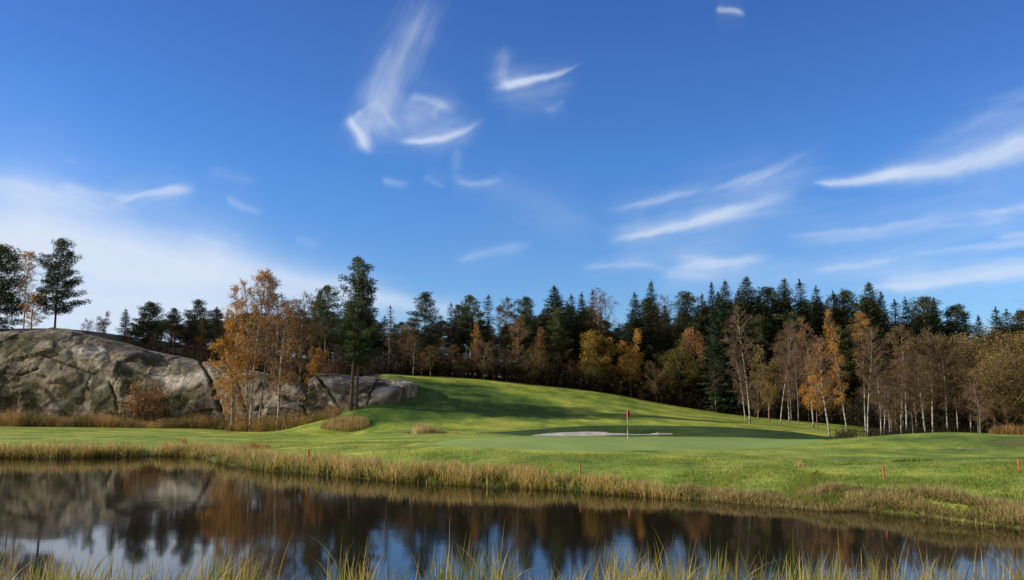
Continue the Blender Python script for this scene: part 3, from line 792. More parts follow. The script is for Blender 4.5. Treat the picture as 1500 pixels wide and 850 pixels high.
def grid_mesh(name, X, Y, Z, mat, attrs):
    h, w = X.shape
    v = np.stack([X, Y, Z], -1).reshape(-1, 3)
    idx = np.arange(h * w).reshape(h, w)
    f = np.stack([idx[:-1, :-1], idx[:-1, 1:], idx[1:, 1:], idx[1:, :-1]], -1).reshape(-1, 4)
    b = MB(); b.add(v, f)
    me = b.mesh(name, mat, True)
    for k, val in attrs.items():
        a = me.attributes.new(k, 'FLOAT', 'POINT'); a.data.foreach_set('value', np.asarray(val, float).ravel())
    return me

PX, PY = proj(GX, GY, GZ)
vis = (GY > 20) & (GY < 180)
rough = soft_poly(PX, PY, [(503, 614), (545, 572), (585, 557.5), (620, 557.5), (700, 566), (770, 580), (815, 594), (848, 611), (790, 617), (690, 613), (600, 620), (540, 624)], 9) * vis  # even darker green patch on the hill slope
mound = soft_poly(PX, PY, [(700, 634.5), (760, 628), (860, 622), (1000, 623), (1100, 625), (1180, 630), (1245, 642), (1190, 645), (1100, 641), (990, 640), (770, 638)], 3.5) * vis * (GY < 86)  # shade on the bunker mound's front, painted as darker grass
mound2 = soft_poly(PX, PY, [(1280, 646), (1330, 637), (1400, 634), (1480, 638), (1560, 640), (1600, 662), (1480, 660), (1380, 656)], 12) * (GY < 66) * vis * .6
dS = GY - far_shore(GX)
bank = np.clip(1 - dS / 7.0, 0, 1) * (GY > 24)
mud = np.clip(1 - np.abs(dS - .1) / .8, 0, 1)
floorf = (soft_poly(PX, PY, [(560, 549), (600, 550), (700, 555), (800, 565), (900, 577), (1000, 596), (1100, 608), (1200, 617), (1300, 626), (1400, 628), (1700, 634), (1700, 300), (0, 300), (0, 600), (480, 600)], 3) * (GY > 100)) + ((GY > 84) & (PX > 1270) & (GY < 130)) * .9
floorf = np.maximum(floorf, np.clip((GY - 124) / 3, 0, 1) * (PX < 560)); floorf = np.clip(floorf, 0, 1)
dryp = soft_poly(PX, PY, [(1440, 648), (1490, 640), (1600, 645), (1600, 658), (1480, 657)], 8) * (GY < 70) * vis

def ground_mat():
    m, nt, nd, lk = new_mat('fairway_grass')
    geo = N(nt, 'ShaderNodeNewGeometry'); pos = geo.outputs['Position']
    big = noise_(nt, mapping(nt, pos, (.10, .05, .1)), 1.0, 4, .6)
    mid = noise_(nt, mapping(nt, pos, (.45, .40, .6)), 1.0, 6, .7)
    fine = noise_(nt, mapping(nt, pos, (7, 3, 7)), 1.0, 4, .7)
    f = math_(nt, 'MULTIPLY_ADD', math_(nt, 'SUBTRACT', mid, .5), 1.7, big)
    fair = ramp(nt, f, [(.22, (.14, .215, .028)), (.5, (.275, .35, .046)), (.78, (.44, .46, .075))])
    sxy = N(nt, 'ShaderNodeSeparateXYZ'); lk.new(pos, sxy.inputs[0])
    wv_ = math_(nt, 'SINE', math_(nt, 'MULTIPLY_ADD', math_(nt, 'ADD', math_(nt, 'MULTIPLY', sxy.outputs[0], .35), math_(nt, 'MULTIPLY', sxy.outputs[1], .85)), 1.25, math_(nt, 'MULTIPLY', big, 5.0)))
    bnd = ramp(nt, math_(nt, 'MULTIPLY_ADD', wv_, .5, .5), [(.25, (.84, .87, .87)), (.75, (1.13, 1.10, 1.06))])
    fair = mixc(nt, 1.0, fair, bnd, 'MULTIPLY')
    # mown stripes following the hill contour, very faint
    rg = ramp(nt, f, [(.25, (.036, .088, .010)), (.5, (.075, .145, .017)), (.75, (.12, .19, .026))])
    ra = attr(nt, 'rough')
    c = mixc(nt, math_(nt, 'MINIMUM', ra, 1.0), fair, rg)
    c = mixc(nt, math_(nt, 'MAXIMUM', math_(nt, 'SUBTRACT', ra, 1.0), 0.0), c, (.018, .034, .006))  # painted shade of the mound behind the bunker
    bk = ramp(nt, math_(nt, 'MULTIPLY_ADD', math_(nt, 'SUBTRACT', fine, .5), .5, f), [(.25, (.08, .14, .017)), (.5, (.20, .28, .038)), (.65, (.30, .34, .055)), (.82, (.42, .36, .10))])
    bf = math_(nt, 'MULTIPLY', attr(nt, 'bank'), .95)
    c = mixc(nt, bf, c, bk)
    c = mixc(nt, math_(nt, 'MULTIPLY', attr(nt, 'dry'), mid), c, (.14, .10, .04))
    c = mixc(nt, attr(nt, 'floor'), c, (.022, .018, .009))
    c = mixc(nt, attr(nt, 'mud'), c, (.035, .026, .014))
    sp = ramp(nt, fine, [(.3, (.72, .72, .7)), (.7, (1.22, 1.2, 1.15))])
    c = mixc(nt, 1.0, c, sp, 'MULTIPLY')
    bs = N(nt, 'ShaderNodeBsdfPrincipled'); bs.inputs['Roughness'].default_value = .85
    bs.inputs['Specular IOR Level'].default_value = .2
    lk.new(c, bs.inputs['Base Color'])
    bp = N(nt, 'ShaderNodeBump'); bp.inputs['Strength'].default_value = .45; bp.inputs['Distance'].default_value = .06
    hh = math_(nt, 'ADD', fine, math_(nt, 'MULTIPLY', mid, 2.0))
    lk.new(hh, bp.inputs['Height']); lk.new(bp.outputs[0], bs.inputs['Normal'])
    out = N(nt, 'ShaderNodeOutputMaterial'); lk.new(bs.outputs[0], out.inputs[0])
    return m
gm = grid_mesh('ground', GX, GY, GZ, ground_mat(), dict(rough=np.clip(rough + mound * 1.6 + mound2, 0, 1.6), bank=bank, mud=mud * .9, floor=floorf, dry=dryp))  # dark hill patch and the mound's painted shade share one attribute
tag(link('ground', gm), kind='structure')

# ------------------------------------------------------------------ putting green and bunker sand
def disc_sheet(name, cx_, cy_, rx, ry, mat, off, lobes, rings=46, segs=128, hfun=None):
    th = np.linspace(0, 2 * np.pi, segs + 1)
    rr = np.linspace(0.001, 1, rings)
    TH, RR = np.meshgrid(th, rr)
    lim = 1 + sum(a * np.sin(k * TH + p) for k, a, p in lobes)
    if name == 'bunker_sand': lim = (1 - .30 * np.clip(np.sin(TH), 0, 1) ** 3) * lim * (1 - .40 * np.clip(np.sin(TH) * 1.6, 0, 1) * np.clip((np.cos(TH) + .2) / .7, 0, 1) * np.clip((1 - np.cos(TH)) * 6, 0, 1))
    X = cx_ + rx * RR * lim * np.cos(TH); Y = cy_ + ry * RR * lim * np.sin(TH)
    Z = (H if hfun is None else hfun)(X, Y) + off
    Z[-1] -= off + .03
    return tag(link(name, grid_mesh(name, X, Y, Z, mat, {})), kind='structure')

def flat_mat(name, stops, scale, bump=.2, rough_=.85, sc3=(1, 1, 1)):
    m, nt, nd, lk = new_mat(name)
    geo = N(nt, 'ShaderNodeNewGeometry')
    v = mapping(nt, geo.outputs['Position'], sc3)
    n1 = noise_(nt, v, scale, 5, .6); n2 = noise_(nt, v, scale * 9, 3, .6)
    f = math_(nt, 'MULTIPLY_ADD', math_(nt, 'SUBTRACT', n2, .5), .5, n1)
    c = ramp(nt, f, stops)
    bs = N(nt, 'ShaderNodeBsdfPrincipled'); bs.inputs['Roughness'].default_value = rough_; bs.inputs['Specular IOR Level'].default_value = .2
    lk.new(c, bs.inputs[0])
    bp = N(nt, 'ShaderNodeBump'); bp.inputs['Strength'].default_value = bump; bp.inputs['Distance'].default_value = .05
    lk.new(f, bp.inputs['Height']); lk.new(bp.outputs[0], bs.inputs['Normal'])
    out = N(nt, 'ShaderNodeOutputMaterial'); lk.new(bs.outputs[0], out.inputs[0])
    return m
M['green'] = flat_mat('putting_turf', [(.3, (.22, .32, .07)), (.55, (.28, .38, .085)), (.75, (.33, .43, .10))], .25, .05, .75, (1, .4, 1))
M['sand'] = flat_mat('bunker_sand', [(.3, (.34, .31, .25)), (.5, (.50, .46, .39)), (.7, (.62, .58, .50))], .8, .4)
gcx = P(912, 650, 60.5)[0]
disc_sheet('putting_green', gcx, 60.8, 14.0, 9.0, M['green'], .02, [(2, .04, .5), (3, .05, 1.2), (5, .02, 0)])
disc_sheet('bunker_sand', bcx, bcy, BRX * .985, BRY * .985, M['sand'], .03, [(2, .10, .6), (3, .08, 2), (5, .04, 0)], 40, 128)

# ------------------------------------------------------------------ water
def water_mat():
    m, nt, nd, lk = new_mat('pond_water')
    geo = N(nt, 'ShaderNodeNewGeometry'); pos = geo.outputs['Position']
    a = noise_(nt, mapping(nt, pos, (2.6, 8, 1)), 1.0, 3, .6, .4)
    b = noise_(nt, mapping(nt, pos, (.35, .9, 1), (0, 0, .2)), 1.0, 2, .5)
    calm = ramp(nt, noise_(nt, mapping(nt, pos, (.05, .13, 1)), 1.0, 2), [(.42, (.25, .25, .25)), (.62, (1, 1, 1))])
    h = math_(nt, 'MULTIPLY', math_(nt, 'ADD', math_(nt, 'MULTIPLY', a, .35), b), calm)
    bs = N(nt, 'ShaderNodeBsdfPrincipled'); bs.inputs['Base Color'].default_value = (.020, .016, .009, 1)
    bs.inputs['Roughness'].default_value = .035; bs.inputs['IOR'].default_value = 1.38
    bp = N(nt, 'ShaderNodeBump'); bp.inputs['Strength'].default_value = .032; bp.inputs['Distance'].default_value = .1
    lk.new(h, bp.inputs['Height']); lk.new(bp.outputs[0], bs.inputs['Normal'])
    out = N(nt, 'ShaderNodeOutputMaterial'); lk.new(bs.outputs[0], out.inputs[0])
    return m
wb = MB(); wb.add([(-145, 13.5, 0), (105, 13.5, 0), (105, 71, 0), (-145, 71, 0)], [[0, 1, 2, 3]])
tag(link('pond_water', wb.mesh('pond_water', water_mat())), kind='structure')

# ------------------------------------------------------------------ rocks
def rock_mat():
    m, nt, nd, lk = new_mat('granite')
    geo = N(nt, 'ShaderNodeNewGeometry'); pos = geo.outputs['Position']
    n1 = noise_(nt, mapping(nt, pos, (.16, .2, .22)), 1.0, 7, .7, .1)
    n2 = noise_(nt, pos, 1.3, 6, .7)
    n3 = noise_(nt, mapping(nt, pos, (.55, .5, .10), (0, .35, 0)), 1.0, 7, .72, .15)
    c = ramp(nt, n1, [(.34, (.12, .10, .078)), (.46, (.26, .222, .165)), (.58, (.38, .33, .245)), (.70, (.50, .44, .34))])
    n4 = noise_(nt, pos, 5.0, 5, .75)
    g = ramp(nt, math_(nt, 'MULTIPLY_ADD', math_(nt, 'SUBTRACT', n4, .5), .9, n2), [(.3, (.45, .45, .45)), (.46, (.92, .92, .92)), (.54, (1.06, 1.06, 1.04)), (.72, (1.5, 1.47, 1.4))])
    c = mixc(nt, 1.0, c, g, 'MULTIPLY')
    st_ = ramp(nt, n3, [(.52, (0, 0, 0)), (.57, (1, 1, 1))])
    c = mixc(nt, math_(nt, 'MULTIPLY', st_, .72), c, (.07, .062, .05))
    pal = math_(nt, 'MULTIPLY', attr(nt, 'pale'), math_(nt, 'MULTIPLY_ADD', n2, 2.2, -.2, clamp=True))
    c = mixc(nt, pal, c, (.66, .62, .52))
    ms = math_(nt, 'ADD', attr(nt, 'moss'), math_(nt, 'MULTIPLY_ADD', noise_(nt, pos, .22, 9, .78, .1), 9.0, -4.75), clamp=False)
    ms = math_(nt, 'MULTIPLY', math_(nt, 'MINIMUM', math_(nt, 'MAXIMUM', ms, 0.0), 1.0), .85)
    c = mixc(nt, ms, c, ramp(nt, n2, [(.35, (.028, .034, .010)), (.55, (.070, .072, .022)), (.7, (.13, .10, .035))]))
    c = mixc(nt, attr(nt, 'crack_shadow'), c, (.018, .016, .012))  # fractures, plus trunk shadows painted into the rock colour
    bs = N(nt, 'ShaderNodeBsdfPrincipled'); bs.inputs['Roughness'].default_value = .9; bs.inputs['Specular IOR Level'].default_value = .2
    lk.new(c, bs.inputs[0])
    bp = N(nt, 'ShaderNodeBump'); bp.inputs['Strength'].default_value = .9; bp.inputs['Distance'].default_value = .4
    lk.new(math_(nt, 'ADD', math_(nt, 'MULTIPLY', n4, .35), math_(nt, 'ADD', math_(nt, 'MULTIPLY', n2, 1.1), n3)), bp.inputs['Height']); lk.new(bp.outputs[0], bs.inputs['Normal'])
    out = N(nt, 'ShaderNodeOutputMaterial'); lk.new(bs.outputs[0], out.inputs[0])
    return m
M['rock'] = rock_mat()

def line_mask(px, py, lines):
    out = np.zeros(px.shape)
    for pts_, w in lines:
        for (x0, y0), (x1, y1) in zip(pts_[:-1], pts_[1:]):
            dx, dy = x1 - x0, y1 - y0
            t = np.clip(((px - x0) * dx + (py - y0) * dy) / (dx * dx + dy * dy), 0, 1)
            d = np.hypot(px - x0 - t * dx, py - y0 - t * dy)
            out = np.maximum(out, np.clip(1.4 - d / w, 0, 1))
    return out

def rock(top, base, backD, backdrop, nu, ns, amp, bulge, label, seed, pale=(), dark_lines=(), moss_l=0.0, mossy=(), steps=0.0):
    tp = np.array([P(*t) for t in top]); bp_ = np.array([P(*t) for t in base])
    q = np.linspace(0, 1, nu)
    def resample(a):
        l = np.concatenate([[0], np.cumsum(np.linalg.norm(np.diff(a[:, :2], axis=0), axis=1))]); l /= l[-1]
        return np.stack([np.interp(q, l, a[:, i]) for i in range(3)], 1)
    tp = resample(tp); bp_ = resample(bp_)
    k = np.hanning(9); k /= k.sum()
    for a in (tp, bp_):
        for i in range(3):
            a[:, i] = np.convolve(np.pad(a[:, i], 4, 'reflect', reflect_type='odd'), k, 'valid')
    rows = []
    s = np.linspace(-.12, 1, ns)
    for si in s:
        if si < 0:
            r_ = bp_.copy(); r_[:, 2] += si * 12; r_[:, 1] += si * 1.0
        else:
            a = si * math.pi / 2
            hz = math.sin(a) ** bulge; hd = 1 - math.cos(a)
            r_ = bp_ * 1.0
            r_[:, 0] = bp_[:, 0] * (1 - hd) + tp[:, 0] * hd
            r_[:, 1] = bp_[:, 1] * (1 - hd) + tp[:, 1] * hd
            r_[:, 2] = bp_[:, 2] * (1 - hz) + tp[:, 2] * hz
        rows.append(r_)
    for t in np.linspace(0, 1, 14)[1:]:
        r_ = tp.copy(); r_[:, 1] += backD * t; r_[:, 2] -= backdrop * t ** 1.6
        rows.append(r_)
    G = np.array(rows)
    du = np.gradient(G, axis=1); dv = np.gradient(G, axis=0)
    nr = unit(np.cross(du, dv)); 
    nr[nr[..., 2] < 0] *= -1
    cr_ = np.zeros(G.shape[:2])
    out = G.copy()
    for i in range(G.shape[0]):
        for j in range(G.shape[1]):
            p = Vector(G[i, j]) + Vector((seed * 13.1, 0, 0))
            b = mn.fractal(p * .085, 1.2, 2.0, 3) 
            rdg = 1 - abs(mn.noise(Vector((p.x * .10 + p.z * .10, p.y * .1, p.z * .16 - p.x * .05))) * 2)
            f = mn.fractal(p * .6, .9, 2.1, 5)
            wq = p + Vector((mn.noise(p * .15), mn.noise(p * .15 + Vector((9, 0, 0))), mn.noise(p * .15 + Vector((0, 9, 0))))) * 1.6
            def facet(q_, s_, tilt):
                d_, c_ = mn.voronoi(Vector((q_.x * s_ + q_.z * s_ * .45, q_.y * s_ * .5, q_.z * s_ * 1.5 - q_.x * s_ * .25)))
                c0 = c_[0]
                hx = mn.cell(c0 * 7.3 + Vector((1, 2, 3))) - .5; hz = mn.cell(c0 * 5.1 + Vector((4, 1, 0))) - .5; h0_ = mn.cell(c0 * 3.7) - .5
                qq = Vector((q_.x * s_ + q_.z * s_ * .45, 0, q_.z * s_ * 1.5 - q_.x * s_ * .25))
                return h0_ * .7 + tilt * (hx * (qq.x - c0.x) + hz * (qq.z - c0.z)), d_[1] - d_[0]
            f1, e1 = facet(wq, .11, 1.6); f2, e2 = facet(wq + Vector((31, 0, 0)), .42, 1.6)
            cr_[i, j] = max(max(0, 1 - e1 / .045) * (1 if mn.noise(p * .2) > -.08 else 0), .7 * max(0, 1 - e2 / .07) * (1 if mn.noise(p * .25 + Vector((5, 5, 5))) > .18 else 0))
            tw_ = 1.0 if i < ns * .72 else (.45 if i >= ns else 1 - .55 * (i - ns * .72) / (ns * .28))
            out[i, j] += nr[i, j] * (amp * tw_ * (.9 * b - .3 * rdg ** 4 + .10 * f + .45 * f1 + .11 * f2))
    out = np.asarray(out)
    px, py = proj(out[..., 0], out[..., 1], out[..., 2])
    dark_mask = line_mask(px + .8 * np.sin(py * .45) , py, dark_lines)  # fractures and painted trunk shadows, darkened and sunk in
    out -= nr * (dark_mask * .35)[..., None]
    me = grid_mesh('rock', out[..., 0], out[..., 1], out[..., 2], M['rock'],
                   dict(pale=line_mask(px + 3 * np.sin(py * .3), py, pale) if pale else np.zeros(px.shape),
                        moss=np.clip(sum((np.clip(1.3 - np.hypot((px - x) / rx, (py - y) / ry), 0, 1) for x, y, rx, ry in mossy), np.zeros(px.shape)) * 1.3, 0, 1.2) + moss_l,
                        crack_shadow=np.maximum(dark_mask * .9, cr_ * .55)))
    return tag(link('rock_outcrop', me), label, 'rock')

rock([(-230, 492, 128), (-100, 486, 128), (0, 486, 128), (60, 484, 127), (100, 485, 127), (140, 492, 127), (200, 506, 127), (250, 517, 127), (300, 526, 126), (350, 536, 124), (400, 547, 122), (440, 560, 119), (478, 592, 114)],
     [(-230, 622, 115), (0, 622, 115.5), (150, 622, 115.5), (300, 621, 115), (400, 618, 113), (482, 612, 110)], 16, 3.5, 420, 110, .95, .85,
     'huge grey granite dome with pale streaks behind the brush at left', 1,
     pale=[([(134, 548), (118, 570), (92, 592), (62, 606)], 4.5), ([(160, 556), (142, 575), (122, 605)], 4), ([(150, 520), (135, 548)], 3), ([(50, 575), (25, 603)], 4), ([(110, 515), (150, 512)], 5), ([(235, 555), (275, 560), (300, 548)], 9)],
     dark_lines=[([(62, 520), (95, 533), (125, 543), (140, 548)], 1.1), ([(290, 522), (305, 548), (317, 580), (326, 612)], 2.6), ([(133, 548), (126, 565), (130, 572)], 1.0), ([(160, 560), (168, 580), (172, 606)], 1.5), ([(345, 545), (352, 575), (362, 610)], 1.3), ([(0, 545), (30, 550), (55, 540)], 1.2)],  # fractures, and one long cast trunk shadow drawn as a dark groove
     mossy=[(20, 510, 45, 16), (10, 560, 35, 25), (45, 590, 14, 26), (195, 560, 30, 22), (150, 585, 22, 22), (250, 590, 18, 22), (275, 585, 16, 30), (225, 530, 15, 12), (80, 495, 60, 6), (400, 560, 30, 20)], steps=0)
rock([(452, 556, 116), (465, 545.5, 117), (490, 546, 118), (520, 549, 118), (550, 553, 118.5), (580, 556.5, 118), (597, 559.5, 117), (610, 562, 115)],
     [(448, 608, 108), (468, 608, 107.5), (500, 610, 106), (530, 601, 105), (560, 589, 105.5), (585, 576, 107), (600, 568, 109), (612, 564, 111)], 7, 3.0, 170, 60, .42, .75,
     'slanting grey rock slab at the foot of the tall pine beside the green hill', 5,
     pale=[([(585, 563), (560, 575), (535, 592)], 6), ([(480, 560), (490, 590)], 6)],
     dark_lines=[([(464, 549), (480, 570), (492, 592), (503, 606)], 2.2), ([(553, 556), (543, 575), (538, 592)], 1.3)],  # first line is a trunk's cast shadow painted as a groove
     mossy=[(470, 552, 22, 5), (505, 550, 22, 4), (460, 580, 10, 20)], steps=0)
rock([(395, 592, 109.5), (420, 588, 110), (460, 590, 110), (490, 593, 109.5), (506, 602, 108.5)],
     [(390, 614, 107), (430, 616, 106.5), (470, 614, 106.5), (508, 610, 106.5)], 3.5, 1.6, 110, 34, .3, .6,
     'low mossy rock ledge behind the brush between birch trunks and tall pine', 9,
     dark_lines=[([(437, 588), (446, 598), (450, 612)], 1.8)], moss_l=.15, steps=0)  # one dark line sunk into the ledge

# ------------------------------------------------------------------ undergrowth and brush (stuff)
def bushes(name, centers, hts, rads, nst, nlf, mat, leafL, seed, tone_c):
    r = np.random.default_rng(seed); mb = MB()
    nC = len(centers)
    b = np.repeat(np.arange(nC), nst)
    m_ = len(b)
    root = centers[b] + np.stack([r.normal(0, .35, m_) * rads[b], r.normal(0, .35, m_) * rads[b], np.full(m_, -.1)], 1)
    d = unit(np.stack([r.normal(0, .35, m_), r.normal(0, .35, m_), np.ones(m_)], 1))
    L = hts[b] * r.uniform(.5, 1.15, m_)
    tipp = root + d * L[:, None]
    ribbons(mb, root, tipp, np.full(m_, .014), np.clip(tone_c[b] - .15 + r.normal(0, .12, m_), 0, 1), r)
    m2 = m_ * 2; bb = r.integers(0, m_, m2); f = r.uniform(.35, 1, m2)[:, None]
    q = root[bb] * (1 - f) + tipp[bb] * f
    q2 = q + unit(r.normal(0, .6, (m2, 3)) + np.array([0, 0, .6])) * (L[bb] * r.uniform(.12, .35, m2))[:, None]
    ribbons(mb, q, q2, np.full(m2, .009), np.clip(tone_c[b[bb]] + r.normal(0, .12, m2), 0, 1), r)
    m3 = nC * nlf; bb = r.integers(0, m2, m3); f = r.uniform(0, 1, m3)[:, None]
    pp = q[bb] * (1 - f) + q2[bb] * f + r.normal(0, .08, (m3, 3))
    dd = unit(r.normal(0, 1, (m3, 3)))
    mb.leaves(pp, dd, unit(np.cross(dd, r.normal(0, 1, (m3, 3)))), leafL * r.uniform(.6, 1.4, m3), leafL * .6 * r.uniform(.6, 1.4, m3), np.clip(tone_c[b[bb // 2 % m_]] + r.normal(0, .12, m3), 0, 1))
    return link(name, mb.mesh(name, mat))

r0 = np.random.default_rng(3)
# forest edge undergrowth
n_ = 950
pxs = r0.uniform(540, 1640, n_)
Dc = np.interp(pxs, [540, 1000, 1100, 1290, 1330, 1640], [127.5, 125, 121, 114, 92, 88]) + r0.uniform(0, 9, n_)
X_ = (pxs - 750) / FOC * Dc * 1.0; Z_ = H(X_, Dc)
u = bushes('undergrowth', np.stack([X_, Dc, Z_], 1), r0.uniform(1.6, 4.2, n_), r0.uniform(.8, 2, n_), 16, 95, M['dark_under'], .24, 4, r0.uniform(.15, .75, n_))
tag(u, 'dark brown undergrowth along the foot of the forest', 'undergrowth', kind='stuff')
# low weeds under the right birches
n_ = 260
pxs = r0.uniform(1215, 1640, n_); Dc = r0.uniform(79, 88, n_)
X_ = (pxs - 750) / FOC * Dc; Z_ = H(X_, Dc)
u = bushes('weeds', np.stack([X_, Dc, Z_], 1), r0.uniform(.4, 1.4, n_), r0.uniform(.4, 1.0, n_), 14, 26, M['dark_under'], .13, 5, r0.uniform(.2, .9, n_))
tag(u, 'dark weeds around the birch stems in the grass hollow', 'weeds', kind='stuff')
# slope behind the rock
n_ = 640
pxs = 160 + 440 * r0.uniform(0, 1, n_) ** .75; Dc = np.interp(pxs, [160, 440, 600], [138, 132, 129]) + r0.uniform(0, 10, n_)
X_ = (pxs - 750) / FOC * Dc; Z_ = H(X_, Dc)
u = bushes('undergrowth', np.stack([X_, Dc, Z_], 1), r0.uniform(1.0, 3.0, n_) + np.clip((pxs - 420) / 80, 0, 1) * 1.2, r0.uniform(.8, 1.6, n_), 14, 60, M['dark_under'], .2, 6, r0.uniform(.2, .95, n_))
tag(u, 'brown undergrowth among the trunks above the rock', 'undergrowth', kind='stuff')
# brush strip along the foot of the rock
n_ = 1150
pxs = r0.uniform(-160, 500, n_)
Dc = np.interp(pxs, [-160, 300, 420, 505], [109.5, 109, 105, 100]) + r0.uniform(0, 6.0, n_)
X_ = (pxs - 750) / FOC * Dc; Z_ = H(X_, Dc)
hh = r0.uniform(.8, 1.7, n_) * (1 + .25 * np.sin(pxs * .05) + .2 * np.sin(pxs * .017 + 1))
tn = np.clip(.5 + .22 * np.sin(pxs * .09) + .18 * np.sin(pxs * .031 + 2) + r0.normal(0, .16, n_), .05, .95)
u = bushes('brush', np.stack([X_, Dc, Z_], 1), hh, r0.uniform(.5, 1.2, n_), 22, 46, M['brush'], .12, 7, tn)
tag(u, 'rusty brown and olive brush along the foot of the rock', 'brush', kind='stuff')

# ------------------------------------------------------------------ blades
def blades(mb, r, root, h, w, lean, bend, nseg=3, tone=None, az=None):
    m_ = len(root)
    az = r.uniform(0, 6.28, m_) if az is None else az
    ld = np.stack([np.cos(az), np.sin(az), np.zeros(m_)], 1)
    sa = r.uniform(0, 6.28, m_)
    sd = np.stack([np.cos(sa), np.sin(sa) * .5, np.zeros(m_)], 1)
    V = []; G = []
    for k in range(nseg + 1):
        t = k / nseg
        c = root + ld * (h * (lean * t + bend * t ** 2.4))[:, None]
        c[:, 2] += h * (t - .35 * np.abs(bend) * t ** 3) 
        ww = w * (1 - t ** 1.8) * .5 + .0008
        V += [c - sd * ww[:, None], c + sd * ww[:, None]]; G += [t, t]
    V = np.stack(V, 1)
    nv = 2 * (nseg + 1)
    base = np.arange(m_)[:, None] * nv
    F = np.concatenate([np.stack([base[:, 0] + 2 * k, base[:, 0] + 2 * k + 1, base[:, 0] + 2 * k + 3, base[:, 0] + 2 * k + 2], 1) for k in range(nseg)])
    tone = r.uniform(0, 1, m_) if tone is None else tone
    mb.add(V.reshape(-1, 3), F, np.repeat(tone, nv), np.tile(np.array(G), m_))

def blade_mat(name, stops, base_dark, trans=.4, tipmix=.45, tip=(.74, .55, .22)):
    m, nt, nd, lk = new_mat(name)
    geo = N(nt, 'ShaderNodeNewGeometry')
    t = attr(nt, 'tone'); g = attr(nt, 'grad')
    f = math_(nt, 'MULTIPLY_ADD', math_(nt, 'SUBTRACT', noise_(nt, geo.outputs['Position'], .45, 2), .5), .5, t, clamp=True)
    c = ramp(nt, f, stops)
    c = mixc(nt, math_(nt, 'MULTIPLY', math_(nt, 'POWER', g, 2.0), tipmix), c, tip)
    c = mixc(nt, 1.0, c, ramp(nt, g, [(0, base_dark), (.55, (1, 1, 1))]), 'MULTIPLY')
    bs = N(nt, 'ShaderNodeBsdfPrincipled'); bs.inputs['Roughness'].default_value = .5; bs.inputs['Specular IOR Level'].default_value = .35
    lk.new(c, bs.inputs[0])
    tr = N(nt, 'ShaderNodeBsdfTranslucent'); lk.new(c, tr.inputs[0])
    mx = N(nt, 'ShaderNodeMixShader'); mx.inputs[0].default_value = trans
    lk.new(bs.outputs[0], mx.inputs[1]); lk.new(tr.outputs[0], mx.inputs[2])
    out = N(nt, 'ShaderNodeOutputMaterial'); lk.new(mx.outputs[0], out.inputs[0])
    return m
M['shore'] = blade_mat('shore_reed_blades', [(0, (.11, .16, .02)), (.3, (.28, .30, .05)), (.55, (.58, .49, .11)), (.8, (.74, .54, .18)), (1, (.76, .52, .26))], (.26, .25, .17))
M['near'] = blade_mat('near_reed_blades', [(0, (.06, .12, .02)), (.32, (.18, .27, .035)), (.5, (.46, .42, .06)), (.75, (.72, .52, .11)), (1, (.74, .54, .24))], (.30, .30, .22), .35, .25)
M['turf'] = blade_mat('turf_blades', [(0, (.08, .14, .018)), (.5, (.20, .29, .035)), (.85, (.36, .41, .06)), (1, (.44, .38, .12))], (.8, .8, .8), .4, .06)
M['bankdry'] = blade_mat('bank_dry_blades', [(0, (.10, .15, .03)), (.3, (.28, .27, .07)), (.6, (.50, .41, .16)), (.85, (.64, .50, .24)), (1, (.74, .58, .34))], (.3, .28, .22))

rb = np.random.default_rng(21)
# far shore reeds
mb = MB()
tot = 34000
px_ = rb.uniform(-320, 1010, tot)
D_s = far_shore((px_ - 750) / FOC * 50)
X_ = (px_ - 750) / FOC * np.interp(px_, [-320, 0, 300, 500, 1000], [68, 67, 64, 49, 37])
F_ = far_shore(X_)
wd_ = np.interp(px_, [-320, 0, 230, 300, 330, 400, 500, 700, 1000], [2.8, 2.8, 3.0, 5.0, 7.0, 4.5, 3.4, 2.6, 1.6])
o_ = rb.uniform(0, 1, tot) ** 1.15 * wd_ - .55
cl = np.array([mn.noise(Vector((a * .55, b * .8, 0))) + .7 * mn.noise(Vector((a * 2.3, b * 1.6, 4))) for a, b in zip(X_, o_)])
keep = rb.uniform(0, 1, tot) < np.clip(.55 + 1.3 * cl, .06, 1) * np.interp(px_, [900, 1010], [1, .35])
X_, F_, o_, px_, cl = X_[keep], F_[keep], o_[keep], px_[keep], cl[keep]
Y_ = F_ + o_
Z_ = np.maximum(H(X_, Y_), -.1)
hgt = np.interp(px_, [-320, 0, 300, 340, 500, 700, 900, 1010], [1.05, 1.05, .9, 1.1, .95, .72, .62, .42]) * rb.uniform(.55, 1.2, len(X_)) * (1 + .45 * cl) * np.clip(1.15 - .16 * np.maximum(o_, 0), .3, 1.1)
tn = np.clip(rb.normal(.52, .28, len(X_)) + .35 * cl + .10 * np.clip(o_, -1, 2), 0, 1)
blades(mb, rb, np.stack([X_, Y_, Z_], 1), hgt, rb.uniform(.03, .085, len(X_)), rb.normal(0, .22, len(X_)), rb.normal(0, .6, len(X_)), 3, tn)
# small feathery seed heads
k = rb.random(len(X_)) < .22
tag(link('shore_reeds', mb.mesh('shore_reeds', M['shore'])), 'band of dry reeds lining the far shore of the pond', 'reeds', kind='stuff')

